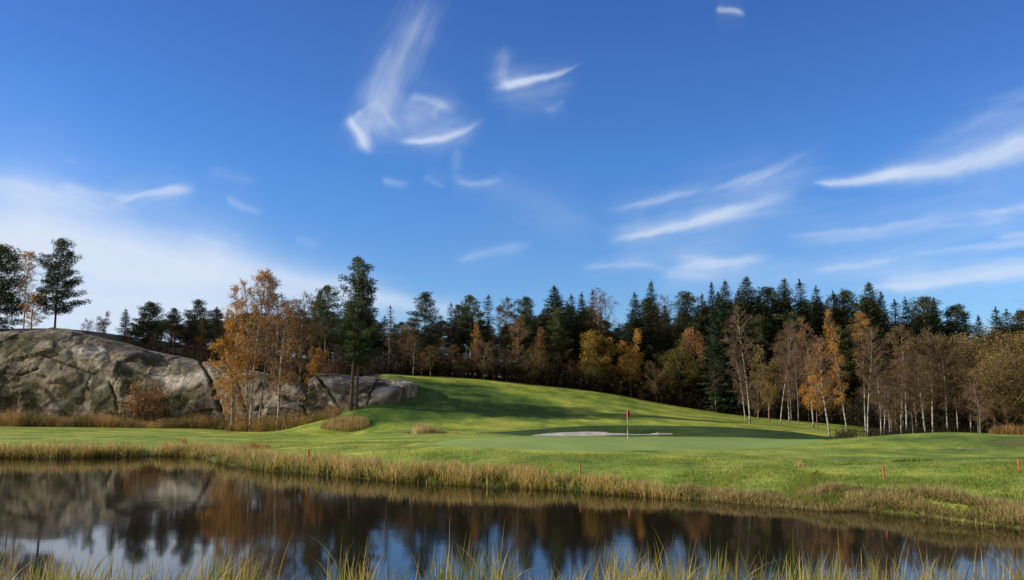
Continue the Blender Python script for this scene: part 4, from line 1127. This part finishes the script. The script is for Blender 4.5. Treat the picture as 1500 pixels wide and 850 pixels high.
# right bank dry grass fringe
mb = MB(); tot = 42000
px_ = rb.uniform(985, 1640, tot)
X_ = (px_ - 750) / FOC * np.interp(px_, [985, 1200, 1500, 1640], [37, 34, 29, 28])
wd_ = np.interp(px_, [985, 1150, 1200, 1500], [1.2, 1.8, 2.4, 2.6])
o_ = rb.uniform(0, 1, tot) * wd_ - .35
cl = np.array([mn.noise(Vector((a * .7, b * .9, 5))) for a, b in zip(X_, o_)])
keep = rb.uniform(0, 1, tot) < np.clip(.45 + 1.3 * cl, .05, 1)
X_, o_, cl = X_[keep], o_[keep], cl[keep]; Y_ = far_shore(X_) + o_
hgt = rb.uniform(.12, .44, len(X_)) * (1 + .9 * cl)
blades(mb, rb, np.stack([X_, Y_, np.maximum(H(X_, Y_), -.1)], 1), hgt, rb.uniform(.02, .055, len(X_)), rb.normal(.05, .4, len(X_)), rb.normal(0, .9, len(X_)), 3, np.clip(rb.normal(.5, .22, len(X_)) + .4 * cl, 0, 1))
tag(link('bank_grass', mb.mesh('bank_grass', M['bankdry'])), 'long dry grass hanging over the right bank of the pond', 'grass', kind='stuff')

# rough turf blades near the shore
mb = MB(); tot = 150000
px_ = rb.uniform(300, 1640, tot)
o_ = rb.uniform(0, 1, tot) ** 1.9 * 17 + .3
Xg = (px_ - 750) / FOC * 42
Y_ = far_shore(Xg) + o_
X_ = (px_ - 750) / FOC * Y_
Y_ = far_shore(X_) + o_
cl = np.array([mn.noise(Vector((a * .35, b * .35, 9))) for a, b in zip(X_, Y_)])
keep = (rb.uniform(0, 1, tot) < np.clip(.55 + 1.2 * cl, .1, 1)) & (((X_ - gcx) / 15.5) ** 2 + ((Y_ - 60.8) / 10.5) ** 2 > 1)
X_, Y_, o_, cl = X_[keep], Y_[keep], o_[keep], cl[keep]
rightf = np.clip((X_ - 6) / 8, 0, 1)
hgt = rb.uniform(.03, .10, len(X_)) * (1 + rightf * 1.3 * np.clip(1.3 - o_ / 6, 0, 1.3)) * (1 + .8 * cl)
blades(mb, rb, np.stack([X_, Y_, H(X_, Y_)], 1), np.maximum(hgt, .02), rb.uniform(.012, .028, len(X_)), rb.normal(0, .3, len(X_)), rb.normal(0, .4, len(X_)), 2, np.clip(rb.normal(.45, .2, len(X_)) + .5 * cl, 0, 1))
tag(link('rough_grass', mb.mesh('rough_grass', M['turf'])), 'rough green grass on the bank between fairway and reeds', 'grass', kind='stuff')

# foreground reeds
mb = MB(); tot = 12500
X_ = rb.uniform(-15, 15, tot); Y_ = 15.0 + 3.6 * rb.uniform(0, 1, tot) ** 1.25
cl = np.array([mn.noise(Vector((a * .55, b * .5, 2))) + .5 * mn.noise(Vector((a * 1.7, b * .7, 7))) for a, b in zip(X_, Y_)])
keep = rb.uniform(0, 1, tot) < np.clip(.40 + 1.4 * cl + .15 * (X_ < -3), .04, 1)
X_, Y_, cl = X_[keep], Y_[keep], cl[keep]
Z_ = np.maximum(H(X_, Y_), -.25)
hgt = np.clip(rb.normal(1.16, .18, len(X_)) + .36 * cl, .6, 2.0) - .06 * (17 - Y_)
tall = rb.random(len(X_)) < .045
hgt[tall] += rb.uniform(.15, .55, tall.sum())
bend = np.where(rb.random(len(X_)) < .2, rb.uniform(.35, .9, len(X_)), rb.uniform(0, .22, len(X_)))
az = rb.normal(0.15, 1.0, len(X_)) + np.where(rb.random(len(X_)) < .22, 3.1, 0)
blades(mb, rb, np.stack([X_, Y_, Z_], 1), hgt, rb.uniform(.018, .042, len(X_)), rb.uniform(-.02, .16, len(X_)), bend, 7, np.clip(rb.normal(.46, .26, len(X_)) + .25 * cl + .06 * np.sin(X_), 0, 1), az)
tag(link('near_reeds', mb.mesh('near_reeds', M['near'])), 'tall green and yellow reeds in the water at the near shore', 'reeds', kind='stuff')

# near bank grass under the camera
mb = MB(); tot = 16000
X_ = rb.uniform(-18, 18, tot); Y_ = rb.uniform(-3, 14.5, tot)
blades(mb, rb, np.stack([X_, Y_, H(X_, Y_)], 1), rb.uniform(.08, .3, tot), rb.uniform(.006, .014, tot), rb.normal(0, .3, tot), rb.normal(0, .5, tot), 2)
tag(link('near_grass', mb.mesh('near_grass', M['turf'])), 'grass on the near bank below the view', 'grass', kind='stuff')

# clumps of dry reeds on the fairway
def reed_clump(px, py, D, rx, ry, h, n_, label, seed, tone=.7, mat='reed_tan'):
    r = np.random.default_rng(seed); mb = MB()
    x, y, _ = P(px, py, D); z = Hs(x, y)
    a = r.uniform(0, 6.28, n_); q = np.sqrt(r.uniform(0, 1, n_))
    lx = rx * q * np.cos(a); ly = ry * q * np.sin(a)
    X = x + lx; Y = y + ly
    hh = h * r.uniform(.55, 1.1, n_) * (1 - .45 * q ** 3)
    blades(mb, r, np.stack([lx, ly, H(X, Y) - z - .03], 1), hh, r.uniform(.03, .08, n_), r.normal(.06, .12, n_), r.normal(0, .25, n_), 3, np.clip(r.normal(tone, .15, n_), 0, 1))
    o = link('reed_clump', mb.mesh('reed_clump', M[mat]), loc=(x, y, z))
    return tag(o, label, 'reeds')
reed_clump(505, 632, 98.5, 2.9, 1.0, 1.45, 1500, 'rounded tan reed clump at the right end of the brush strip', 1, .35)
reed_clump(530, 632, 99, .9, .7, .95, 260, 'small end tuft of dry stems beside the rounded tan clump', 6, .2)
reed_clump(619, 634, 84, 1.1, .6, 1.35, 520, 'tallest tan tuft of dry reeds on the edge of the fairway', 2, .75)
reed_clump(605, 634, 84.5, .55, .4, .85, 160, 'small dark tuft just left of the tallest tan tuft', 3, .15)
reed_clump(641, 634, 84, 1.0, .5, .85, 240, 'lower straw tuft just right of the tallest tan tuft', 4, .6)
reed_clump(668, 634, 84.5, .9, .4, .5, 120, 'sparse short straw tuft, right end of the fairway tufts', 5, .5)
reed_clump(710, 632, 87, 1.2, .4, .45, 120, 'faint brownish tuft between the fairway tufts and the bunker', 8, .4)
reed_clump(267, 647, 76, .45, .3, .75, 150, 'small orange tuft behind the reeds of the left shore', 9, .62, 'brush')
reed_clump(358, 652, 66, 2.0, .9, .95, 900, 'reddish brown grass hump on top of the reeds at the bend of the shore', 10, .62, 'brush')
reed_clump(1172, 696, 0 or 43, .3, .2, .4, 60, 'single straw tuft on the grass slope below the green', 11, .8)
reed_clump(1485, 652, 58, 1.6, 1.0, .85, 700, 'brown weedy patch on the mound at the right edge', 12, .35, 'brush')
reed_clump(1335, 672, 44, 1.1, .4, .22, 260, 'pale long grass patch on the slope right of the tall red stake', 13, .3, 'turf')

# ------------------------------------------------------------------ flagstick, stakes, post, branch
def prim(name, mat, parent, build, loc=(0, 0, 0)):
    import bmesh
    bm = bmesh.new(); build(bm)
    me = bpy.data.meshes.new(name); bm.to_mesh(me); bm.free()
    for p in me.polygons: p.use_smooth = True
    me.materials.append(mat)
    return link(name, me, parent, loc)

import bmesh
def lathe(bm, prof, k=14, close=True):
    rings = []
    for z, rr in prof:
        rings.append([bm.verts.new((rr * math.cos(6.28318 * i / k), rr * math.sin(6.28318 * i / k), z)) for i in range(k)])
    for a, b in zip(rings[:-1], rings[1:]):
        for i in range(k):
            bm.faces.new((a[i], a[(i + 1) % k], b[(i + 1) % k], b[i]))
    bm.faces.new(rings[-1]); bm.faces.new(rings[0][::-1])

M['red'] = simple_mat('red_cloth', (.62, .035, .03), .6, .3, 4, (.45, .02, .02))
M['redpaint'] = simple_mat('red_orange_paint', (.58, .10, .04), .6, .3, 9, (.42, .07, .03))
M['redpaint_faded'] = simple_mat('faded_orange_paint', (.62, .20, .09), .6, .3, 9, (.48, .14, .07))
M['whitepaint'] = simple_mat('white_paint', (.78, .77, .72), .4, .5, 9, (.68, .67, .62))
M['yellow_tag'] = simple_mat('yellow_plastic', (.70, .62, .06), .5, .4, 9)
M['black'] = simple_mat('black_plastic', (.02, .02, .02), .4, .5)
fx, fy, _ = P(919.5, 643, 62); fz = Hs(fx, fy) + .02
fl = tag(empty('flagstick', (fx, fy, fz)), 'red flag hanging limp from a white stick on the putting green', 'golf flag')
prim('stick', M['whitepaint'], fl, lambda bm: lathe(bm, [(-.2, .022), (.0, .022), (1.2, .018), (2.14, .014), (2.16, .008)], 10))
def flag_cloth(bm):
    nu_, nv_ = 14, 16
    g_ = []
    for j in range(nv_ + 1):
        v = j / nv_
        row = []
        for i in range(nu_ + 1):
            u_ = i / nu_
            # cloth hangs in folds: gathered at the top, swelling in the middle, pointed at the bottom
            spread = .30 * (0.35 + .65 * math.sin(min(1, v * 1.15 + .12) * math.pi) ** .8)
            x = (u_ - .28) * spread
            y = .06 * math.sin(u_ * 11 + v * 1.2) * (1 - .2 * v)
            z = 2.13 - .66 * v - .10 * u_ * (1 - v)
            row.append(bm.verts.new((x, y, z)))
        g_.append(row)
    for j in range(nv_):
        for i in range(nu_):
            bm.faces.new((g_[j][i], g_[j][i + 1], g_[j + 1][i + 1], g_[j + 1][i]))
prim('flag', M['red'], fl, flag_cloth)
def tagb(bm):
    n0 = 10
    g_ = [[bm.verts.new((.09 * math.cos(a * .9 - .4) * (1 - .15 * b) + .03 * b, .07 * math.sin(a * 1.1), 1.0 - .12 * b - .05 * math.cos(a))) for a in np.linspace(0, 3.6, n0)] for b in range(3)]
    for j in range(2):
        for i in range(n0 - 1): bm.faces.new((g_[j][i], g_[j][i + 1], g_[j + 1][i + 1], g_[j + 1][i]))
prim('yellow_pennant', M['yellow_tag'], fl, tagb)
prim('grip_band', M['black'], fl, lambda bm: lathe(bm, [(.70, .026), (.72, .03), (.80, .03), (.82, .026)], 10))

def stake(px, py, D, h, label, mat='redpaint', w=.055, lean=0.0):
    x, y, _ = P(px, py, D); z = Hs(x, y)
    e = tag(empty('hazard_stake', (x, y, z)), label, 'stake')
    e.rotation_euler = (0, lean, .5)
    def b(bm):
        v = []
        for zz, s in ((-.3, .7), (0, 1), (h * .93, 1), (h, .82)):
            v.append([bm.verts.new((a * w / 2 * s, c * w / 2 * s, zz)) for a, c in ((-1, -1), (1, -1), (1, 1), (-1, 1))])
        for p, q in zip(v[:-1], v[1:]):
            for i in range(4): bm.faces.new((p[i], p[(i + 1) % 4], q[(i + 1) % 4], q[i]))
        bm.faces.new(v[-1]); bm.faces.new(v[0][::-1])
    o = prim('post', M[mat], e, b)
    for p in o.data.polygons: p.use_smooth = False
    def cap(bm):
        s = w / 2 + .004
        v = [[bm.verts.new((a * s, c * s, zz)) for a, c in ((-1, -1), (1, -1), (1, 1), (-1, 1))] for zz in (h * .70, h * .78)]
        for i in range(4): bm.faces.new((v[0][i], v[0][(i + 1) % 4], v[1][(i + 1) % 4], v[1][i]))
    c = prim('painted_band', M['redpaint_faded'], e, cap)
    return e
stake(79, 652, 72, .85, 'faded orange stake behind the reeds at the far left', 'redpaint_faded')
stake(452, 674, 53.8, 1.08, 'red stake among the reeds below the tall birches', w=.09)
stake(850, 708, 43.2, .82, 'red stake in the reeds left of and below the flag', w=.055)
stake(1295, 699, 37.3, .54, 'red orange stake standing alone on the open grass slope', lean=-.05, w=.055)
stake(1493, 690, 36.5, .50, 'red stake at the right edge of the view', w=.055)
x, y, _ = P(963, 636, 72.6)
e = tag(empty('marker_post', (x, y, Hs(x, y))), 'short white post at the right end of the sand bunker', 'post')
prim('post', M['whitepaint'], e, lambda bm: lathe(bm, [(-.2, .03), (.25, .03), (.27, .04), (.31, .04), (.33, .02)], 10))
# fallen branch
M['driftwood'] = simple_mat('bleached_wood', (.50, .46, .40), .8, .2, 8, (.32, .28, .23))
x, y, _ = P(1402, 657.5, 51); z = Hs(x, y)
mb = MB(); rr_ = np.random.default_rng(2)
def gp(dx, dy, up): return [dx, dy, Hs(x + dx, y + dy) - z + up]
mb.tube([gp(0, 0, .04), gp(.35, .05, .07), gp(.7, -.05, .05), gp(1.15, -.1, .05), gp(1.5, -.12, .03)], [.035, .035, .03, .02, .01], 6)
mb.tube([gp(.25, .04, .06), gp(.2, .12, .16), gp(.32, .2, .21)], [.022, .016, .008], 5)
mb.tube([gp(.7, -.05, .05), gp(.9, -.2, .09), gp(1.2, -.32, .04)], [.018, .013, .006], 5)
tag(link('fallen_branch', mb.mesh('fallen_branch', M['driftwood'], True), loc=(x, y, z)), 'pale fallen branch lying on the grass of the right mound', 'branch')

# ------------------------------------------------------------------ sun, sky, clouds
SUN_EL, SUN_AZ = R(23), R(-92)      # azimuth measured clockwise from straight ahead
ld = bpy.data.lights.new('sun', 'SUN'); ld.energy = 5.0; ld.angle = R(.53); ld.color = (1, .90, .76)
lo = bpy.data.objects.new('sun', ld); C.objects.link(lo)
sv = Vector((math.sin(SUN_AZ) * math.cos(SUN_EL), math.cos(SUN_AZ) * math.cos(SUN_EL), math.sin(SUN_EL)))
lo.rotation_euler = sv.to_track_quat('Z', 'Y').to_euler()
lo.location = sv * 200

w = bpy.data.worlds.new('World'); sc.world = w; w.use_nodes = True
nt = w.node_tree; nt.nodes.clear()
tc = N(nt, 'ShaderNodeTexCoord'); gen = tc.outputs['Generated']
sep = N(nt, 'ShaderNodeSeparateXYZ'); nt.links.new(gen, sep.inputs[0])
ym = math_(nt, 'MAXIMUM', sep.outputs[1], .05)
V = math_(nt, 'DIVIDE', sep.outputs[2], ym)
wisps = [  # x0,y0,x1,y1,w0,w1,strength,curve,soft
    (548, 215, 650, -40, 24, 40, .30, 14, 2.4), (570, 180, 640, -20, 10, 16, .20, 12, 2.6), (532, 200, 590, 40, 9, 22, .14, 4, 2.8),
    (502, 165, 556, 224, 8, 13, .95, -4, 1.9), (503, 182, 575, 142, 6, 9, .32, 5, 3), (556, 130, 602, 206, 14, 8, .42, -6, 3), (520, 160, 545, 205, 16, 18, .25, 0, 2),
    (578, 206, 716, 168, 5, 6, .78, -17, 2.0), (600, 206, 660, 204, 4, 4, .30, -2, 3), (595, 142, 672, 172, 9, 8, .30, 10, 3.6), (590, 185, 690, 150, 16, 14, .15, 10, 4), (655, 150, 640, 185, 6, 6, .16, -8, 3),
    (712, 128, 862, 88, 11, 3, .85, -9, 2.0), (733, 125, 790, 118, 9, 7, .45, -2, 2.6), (735, 130, 742, 62, 8, 10, .24, 4, 4), (740, 138, 840, 165, 16, 10, .12, 0, 4), (795, 160, 830, 140, 6, 6, .14, -4, 3.6),
    (1186, 268, 1345, 240, 3, 11, .72, -5, 1.5), (1240, 265, 1640, 155, 7, 36, .90, -17, 1.2), (1340, 215, 1560, 110, 10, 22, .16, -5, 3), (1400, 245, 1560, 215, 8, 12, .20, -3, 3),
    (876, 360, 1140, 286, 6, 9, .66, -8, 2.0), (1000, 330, 1180, 270, 10, 16, .24, -6, 3), (872, 316, 1240, 214, 4, 12, .34, -9, 2.6), (1050, 285, 1240, 225, 14, 20, .12, -5, 3), (900, 345, 960, 318, 10, 12, .14, 0, 3),
    (965, 392, 1150, 370, 8, 7, .50, -3, 2.4), (985, 375, 1060, 385, 6, 6, .25, 0, 3), (840, 394, 1010, 396, 5, 8, .30, 4, 3), (960, 402, 1060, 404, 8, 8, .25, 0, 3), (1140, 346, 1430, 306, 4, 6, .30, -5, 2.4), (1150, 352, 1540, 296, 8, 12, .16, -7, 3), (1400, 312, 1620, 284, 5, 12, .55, -4, 2), (1330, 336, 1500, 312, 3, 5, .20, -3, 2.6),
    (1228, 425, 1640, 378, 5, 16, .66, -4, 1.8), (1270, 412, 1560, 372, 5, 12, .30, -4, 2.4), (1290, 374, 1640, 332, 4, 9, .34, -5, 2.4), (1184, 396, 1330, 370, 4, 6, .30, -4, 2.5), (1440, 346, 1600, 332, 5, 8, .40, 0, 2),
    (900, 412, 1560, 370, 24, 36, .10, 0, 2), (1300, 330, 1640, 260, 30, 40, .08, 0, 2),
    (-320, 285, 150, 400, 92, 70, .97, -4, .4), (-40, 330, 420, 420, 62, 44, .95, -10, .4), (250, 372, 640, 450, 42, 14, .92, -9, .5), (480, 420, 740, 462, 16, 9, .45, -3, 1.2), (-160, 240, 240, 318, 24, 14, .40, -5, 1.8), (-200, 430, 560, 480, 60, 26, .85, 0, .4), (-100, 480, 400, 500, 30, 26, .6, 0, .4),
    (75, 268, 220, 292, 10, 9, .35, -4, 3), (150, 296, 296, 280, 8, 8, .60, 6, 2.6), (0, 262, 130, 296, 8, 8, .35, -3, 2.6), (290, 250, 400, 275, 12, 8, .14, 5, 3.5), (330, 285, 400, 315, 8, 5, .20, -4, 3), (270, 345, 350, 360, 6, 6, .3, 0, 3), (340, 340, 362, 342, 4, 4, .3, 0, 3),
    (1048, 15, 1098, 22, 7, 5, .50, 2, 3),
    (500, 185, 720, 175, 34, 30, .20, 0, 2.2), (520, 120, 640, 200, 40, 30, .12, 0, 2.4), (860, 372, 1260, 240, 40, 60, .17, -10, 2.2), (1120, 350, 1600, 270, 30, 60, .13, -10, 2.2), (950, 396, 1500, 395, 22, 26, .16, 0, 2.4), (1280, 240, 1640, 100, 20, 60, .14, -10, 2.4), (700, 130, 860, 120, 26, 22, .13, 0, 2.6), (560, 262, 612, 272, 6, 7, .24, -3, 3), (620, 256, 660, 280, 7, 6, .42, -3, 2.8), (655, 262, 750, 256, 7, 6, .26, -8, 3), (670, 215, 662, 262, 9, 7, .12, 4, 3),
    (700, 255, 900, 350, 26, 38, .12, 0, 1.6), (660, 380, 800, 350, 6, 9, .20, -4, 2.5), (430, 350, 480, 360, 10, 12, .13, 0, 3), (100, 235, 120, 240, 5, 5, .12, 0, 3),
]

# a thin high sheet of cirrus: a patch of a 20 km sphere, its density worked out per vertex
def vnoise(x, y, seed):
    r = np.random.default_rng(seed); tab = r.uniform(0, 1, (256, 256))
    xi = np.floor(x).astype(int); yi = np.floor(y).astype(int); fx_ = x - xi; fy_ = y - yi
    fx_ = fx_ * fx_ * fx_ * (fx_ * (fx_ * 6 - 15) + 10); fy_ = fy_ * fy_ * fy_ * (fy_ * (fy_ * 6 - 15) + 10)
    g = lambda a, b: tab[a % 256, b % 256]
    return (g(xi, yi) * (1 - fx_) + g(xi + 1, yi) * fx_) * (1 - fy_) + (g(xi, yi + 1) * (1 - fx_) + g(xi + 1, yi + 1) * fx_) * fy_
def fbm(x, y, seed, oc=5, rough_=.55):
    o = 0; a = 1; t = 0
    for k in range(oc):
        o = o + a * vnoise(x + 17.3 * k, y + 9.1 * k, seed + k); t += a; a *= rough_
        x, y = 1.9 * x - .6 * y, 1.9 * y + .6 * x
    return o / t
azs = np.radians(np.linspace(-50, 50, 1050)); els = np.radians(np.linspace(1.5, 42, 470))
AZ, EL = np.meshgrid(azs, els)
DX, DY, DZ = np.sin(AZ) * np.cos(EL), np.cos(AZ) * np.cos(EL), np.sin(EL)
CU, CV = DX / DY, DZ / DY
wu = (fbm(CU * 9, CV * 9, 101, 4) - .5); wv = (fbm(CU * 9, CV * 9, 151, 4) - .5)
UW = CU + .016 * wu; VW = CV + .012 * wv
fine_u = fbm(CU * 40, CV * 40, 201, 3) - .5; fine_v = fbm(CU * 40, CV * 40, 251, 3) - .5
UW += .005 * fine_u; VW += .004 * fine_v
tot_ = np.ones_like(CU)
for i, (x0, y0, x1, y1, w0, w1, s_, cu, so) in enumerate(wisps):
    a0, b0, c0 = ray(x0, y0); a1, b1, c1 = ray(x1, y1)
    u0, v0, u1, v1 = a0 / b0, c0 / b0, a1 / b1, c1 / b1
    L = math.hypot(u1 - u0, v1 - v0); co, si = (u1 - u0) / L, (v1 - v0) / L
    pa = (UW - u0) * co + (VW - v0) * si; pb = (VW - v0) * co - (UW - u0) * si
    p_ = pa / L
    pb = pb - 4 * cu / FOC * p_ * (1 - p_)
    # sheared streaks: fibres fan out a little from the stroke direction
    q_ = pb / ((w0 + (w1 - w0) * np.clip(p_, 0, 1)) / FOC)
    ga = .82 * np.exp(-np.abs(q_) ** 1.8) + .18 * np.exp(-np.abs(q_ / 2.6) ** 2)
    e_ = np.clip(p_ * 4.5 + .1, 0, 1) * np.clip((1 - p_) * 2.4 + .08, 0, 1); e_ = e_ * e_ * (3 - 2 * e_)
    sh_ = .5 * math.sin(i * 2.4)
    nz_ = fbm(pa * 6 + i * 7.7, pb * 75 + pa * 30 * sh_, 300 + i, 5, .62)
    nz2 = fbm(pa * 14 + i, pb * 30, 500 + i, 5, .6)
    dd_ = ga * e_
    n1_ = np.clip((nz_ - .5) * 2.6, -1, 1); n2_ = np.clip((nz2 - .5) * 2.6, -1, 1)
    k_ = min(so, 3) / 3
    er_ = np.clip(dd_ * 1.15 + k_ * .55 * (.6 * n1_ + .4 * n2_) * np.clip(dd_ * 3, 0, 1) - .10 * k_, 0, 1) ** (1 + .9 * k_)
    er_ = er_ * (1 - k_ * .55 * (1 - np.clip(.55 + .6 * n1_ + .4 * n2_, 0, 1)))
    hal_ = .20 * k_ * np.exp(-np.abs(q_ / 3.2) ** 1.6) * e_ * np.clip(.6 + .9 * n1_ + .3 * n2_, 0, 1.5) * min(1, s_ * 1.6) * (max(w0, w1) < 20) * min(1.0, (L * FOC / max(w0, w1) / 12) ** 2)
    tot_ *= 1 - np.clip(hal_, 0, .5)
    tot_ *= 1 - np.clip(er_ * s_ * (1.0 if x0 < 100 or y0 > 380 else .85), 0, .93)
dens_ = 1 - tot_
edge = np.clip((50 - np.abs(np.degrees(AZ))) / 6, 0, 1) * np.clip((42 - np.degrees(EL)) / 4, 0, 1)
dens_ *= edge
m, cnt, nd, lk = new_mat('cirrus')
em = N(cnt, 'ShaderNodeEmission'); em.inputs['Color'].default_value = (.70, .79, .93, 1); em.inputs['Strength'].default_value = 1.0
tr = N(cnt, 'ShaderNodeBsdfTransparent'); mx = N(cnt, 'ShaderNodeMixShader')
lk.new(attr(cnt, 'cloud'), mx.inputs[0]); lk.new(tr.outputs[0], mx.inputs[1]); lk.new(em.outputs[0], mx.inputs[2])
out = N(cnt, 'ShaderNodeOutputMaterial'); lk.new(mx.outputs[0], out.inputs[0])
m.cycles.emission_sampling = 'NONE'
Rs = 20000.0
tag(link('sky', grid_mesh('cirrus', DX * Rs, DY * Rs, DZ * Rs, m, dict(cloud=dens_))), kind='structure')

sky = N(nt, 'ShaderNodeTexSky'); sky.sky_type = 'NISHITA'; sky.sun_disc = False
sky.sun_elevation = SUN_EL; sky.sun_rotation = SUN_AZ; sky.air_density = 1.0; sky.dust_density = .25; sky.ozone_density = 2.6; sky.altitude = 100
tint = ramp(nt, V, [(0.0, (.80, .92, 1.15)), (.12, (.64, .93, 1.30)), (.3, (.48, .88, 1.42)), (.55, (.42, .72, 1.30))])

skc = mixc(nt, 1.0, sky.outputs[0], tint, 'MULTIPLY')
SKS = .12
back_fill = math_(nt, 'MULTIPLY_ADD', sep.outputs[1], -2.2, .1, clamp=True)   # white sky added behind the camera, out of view, as fill light
skc = mixc(nt, back_fill, skc, (3.0, 2.8, 2.5))
bg = N(nt, 'ShaderNodeBackground'); bg.inputs['Strength'].default_value = SKS
nt.links.new(skc, bg.inputs[0])
ow = N(nt, 'ShaderNodeOutputWorld'); nt.links.new(bg.outputs[0], ow.inputs[0])

# ------------------------------------------------------------------ camera
cd = bpy.data.cameras.new('camera'); cam = bpy.data.objects.new('camera', cd); C.objects.link(cam)
cd.sensor_width = 36; cd.lens = FOC / 1500 * 36; cd.clip_end = 60000; cd.clip_start = .1
cam.location = (0, 0, CAMZ); cam.rotation_euler = (R(90) + PITCH, 0, 0)
sc.camera = cam
sc.view_settings.view_transform = 'Standard'; sc.view_settings.look = 'None'
sc.view_settings.exposure = 0; sc.view_settings.gamma = 1
sc.cycles.max_bounces = 6; sc.cycles.diffuse_bounces = 3; sc.cycles.glossy_bounces = 3; sc.cycles.transmission_bounces = 3
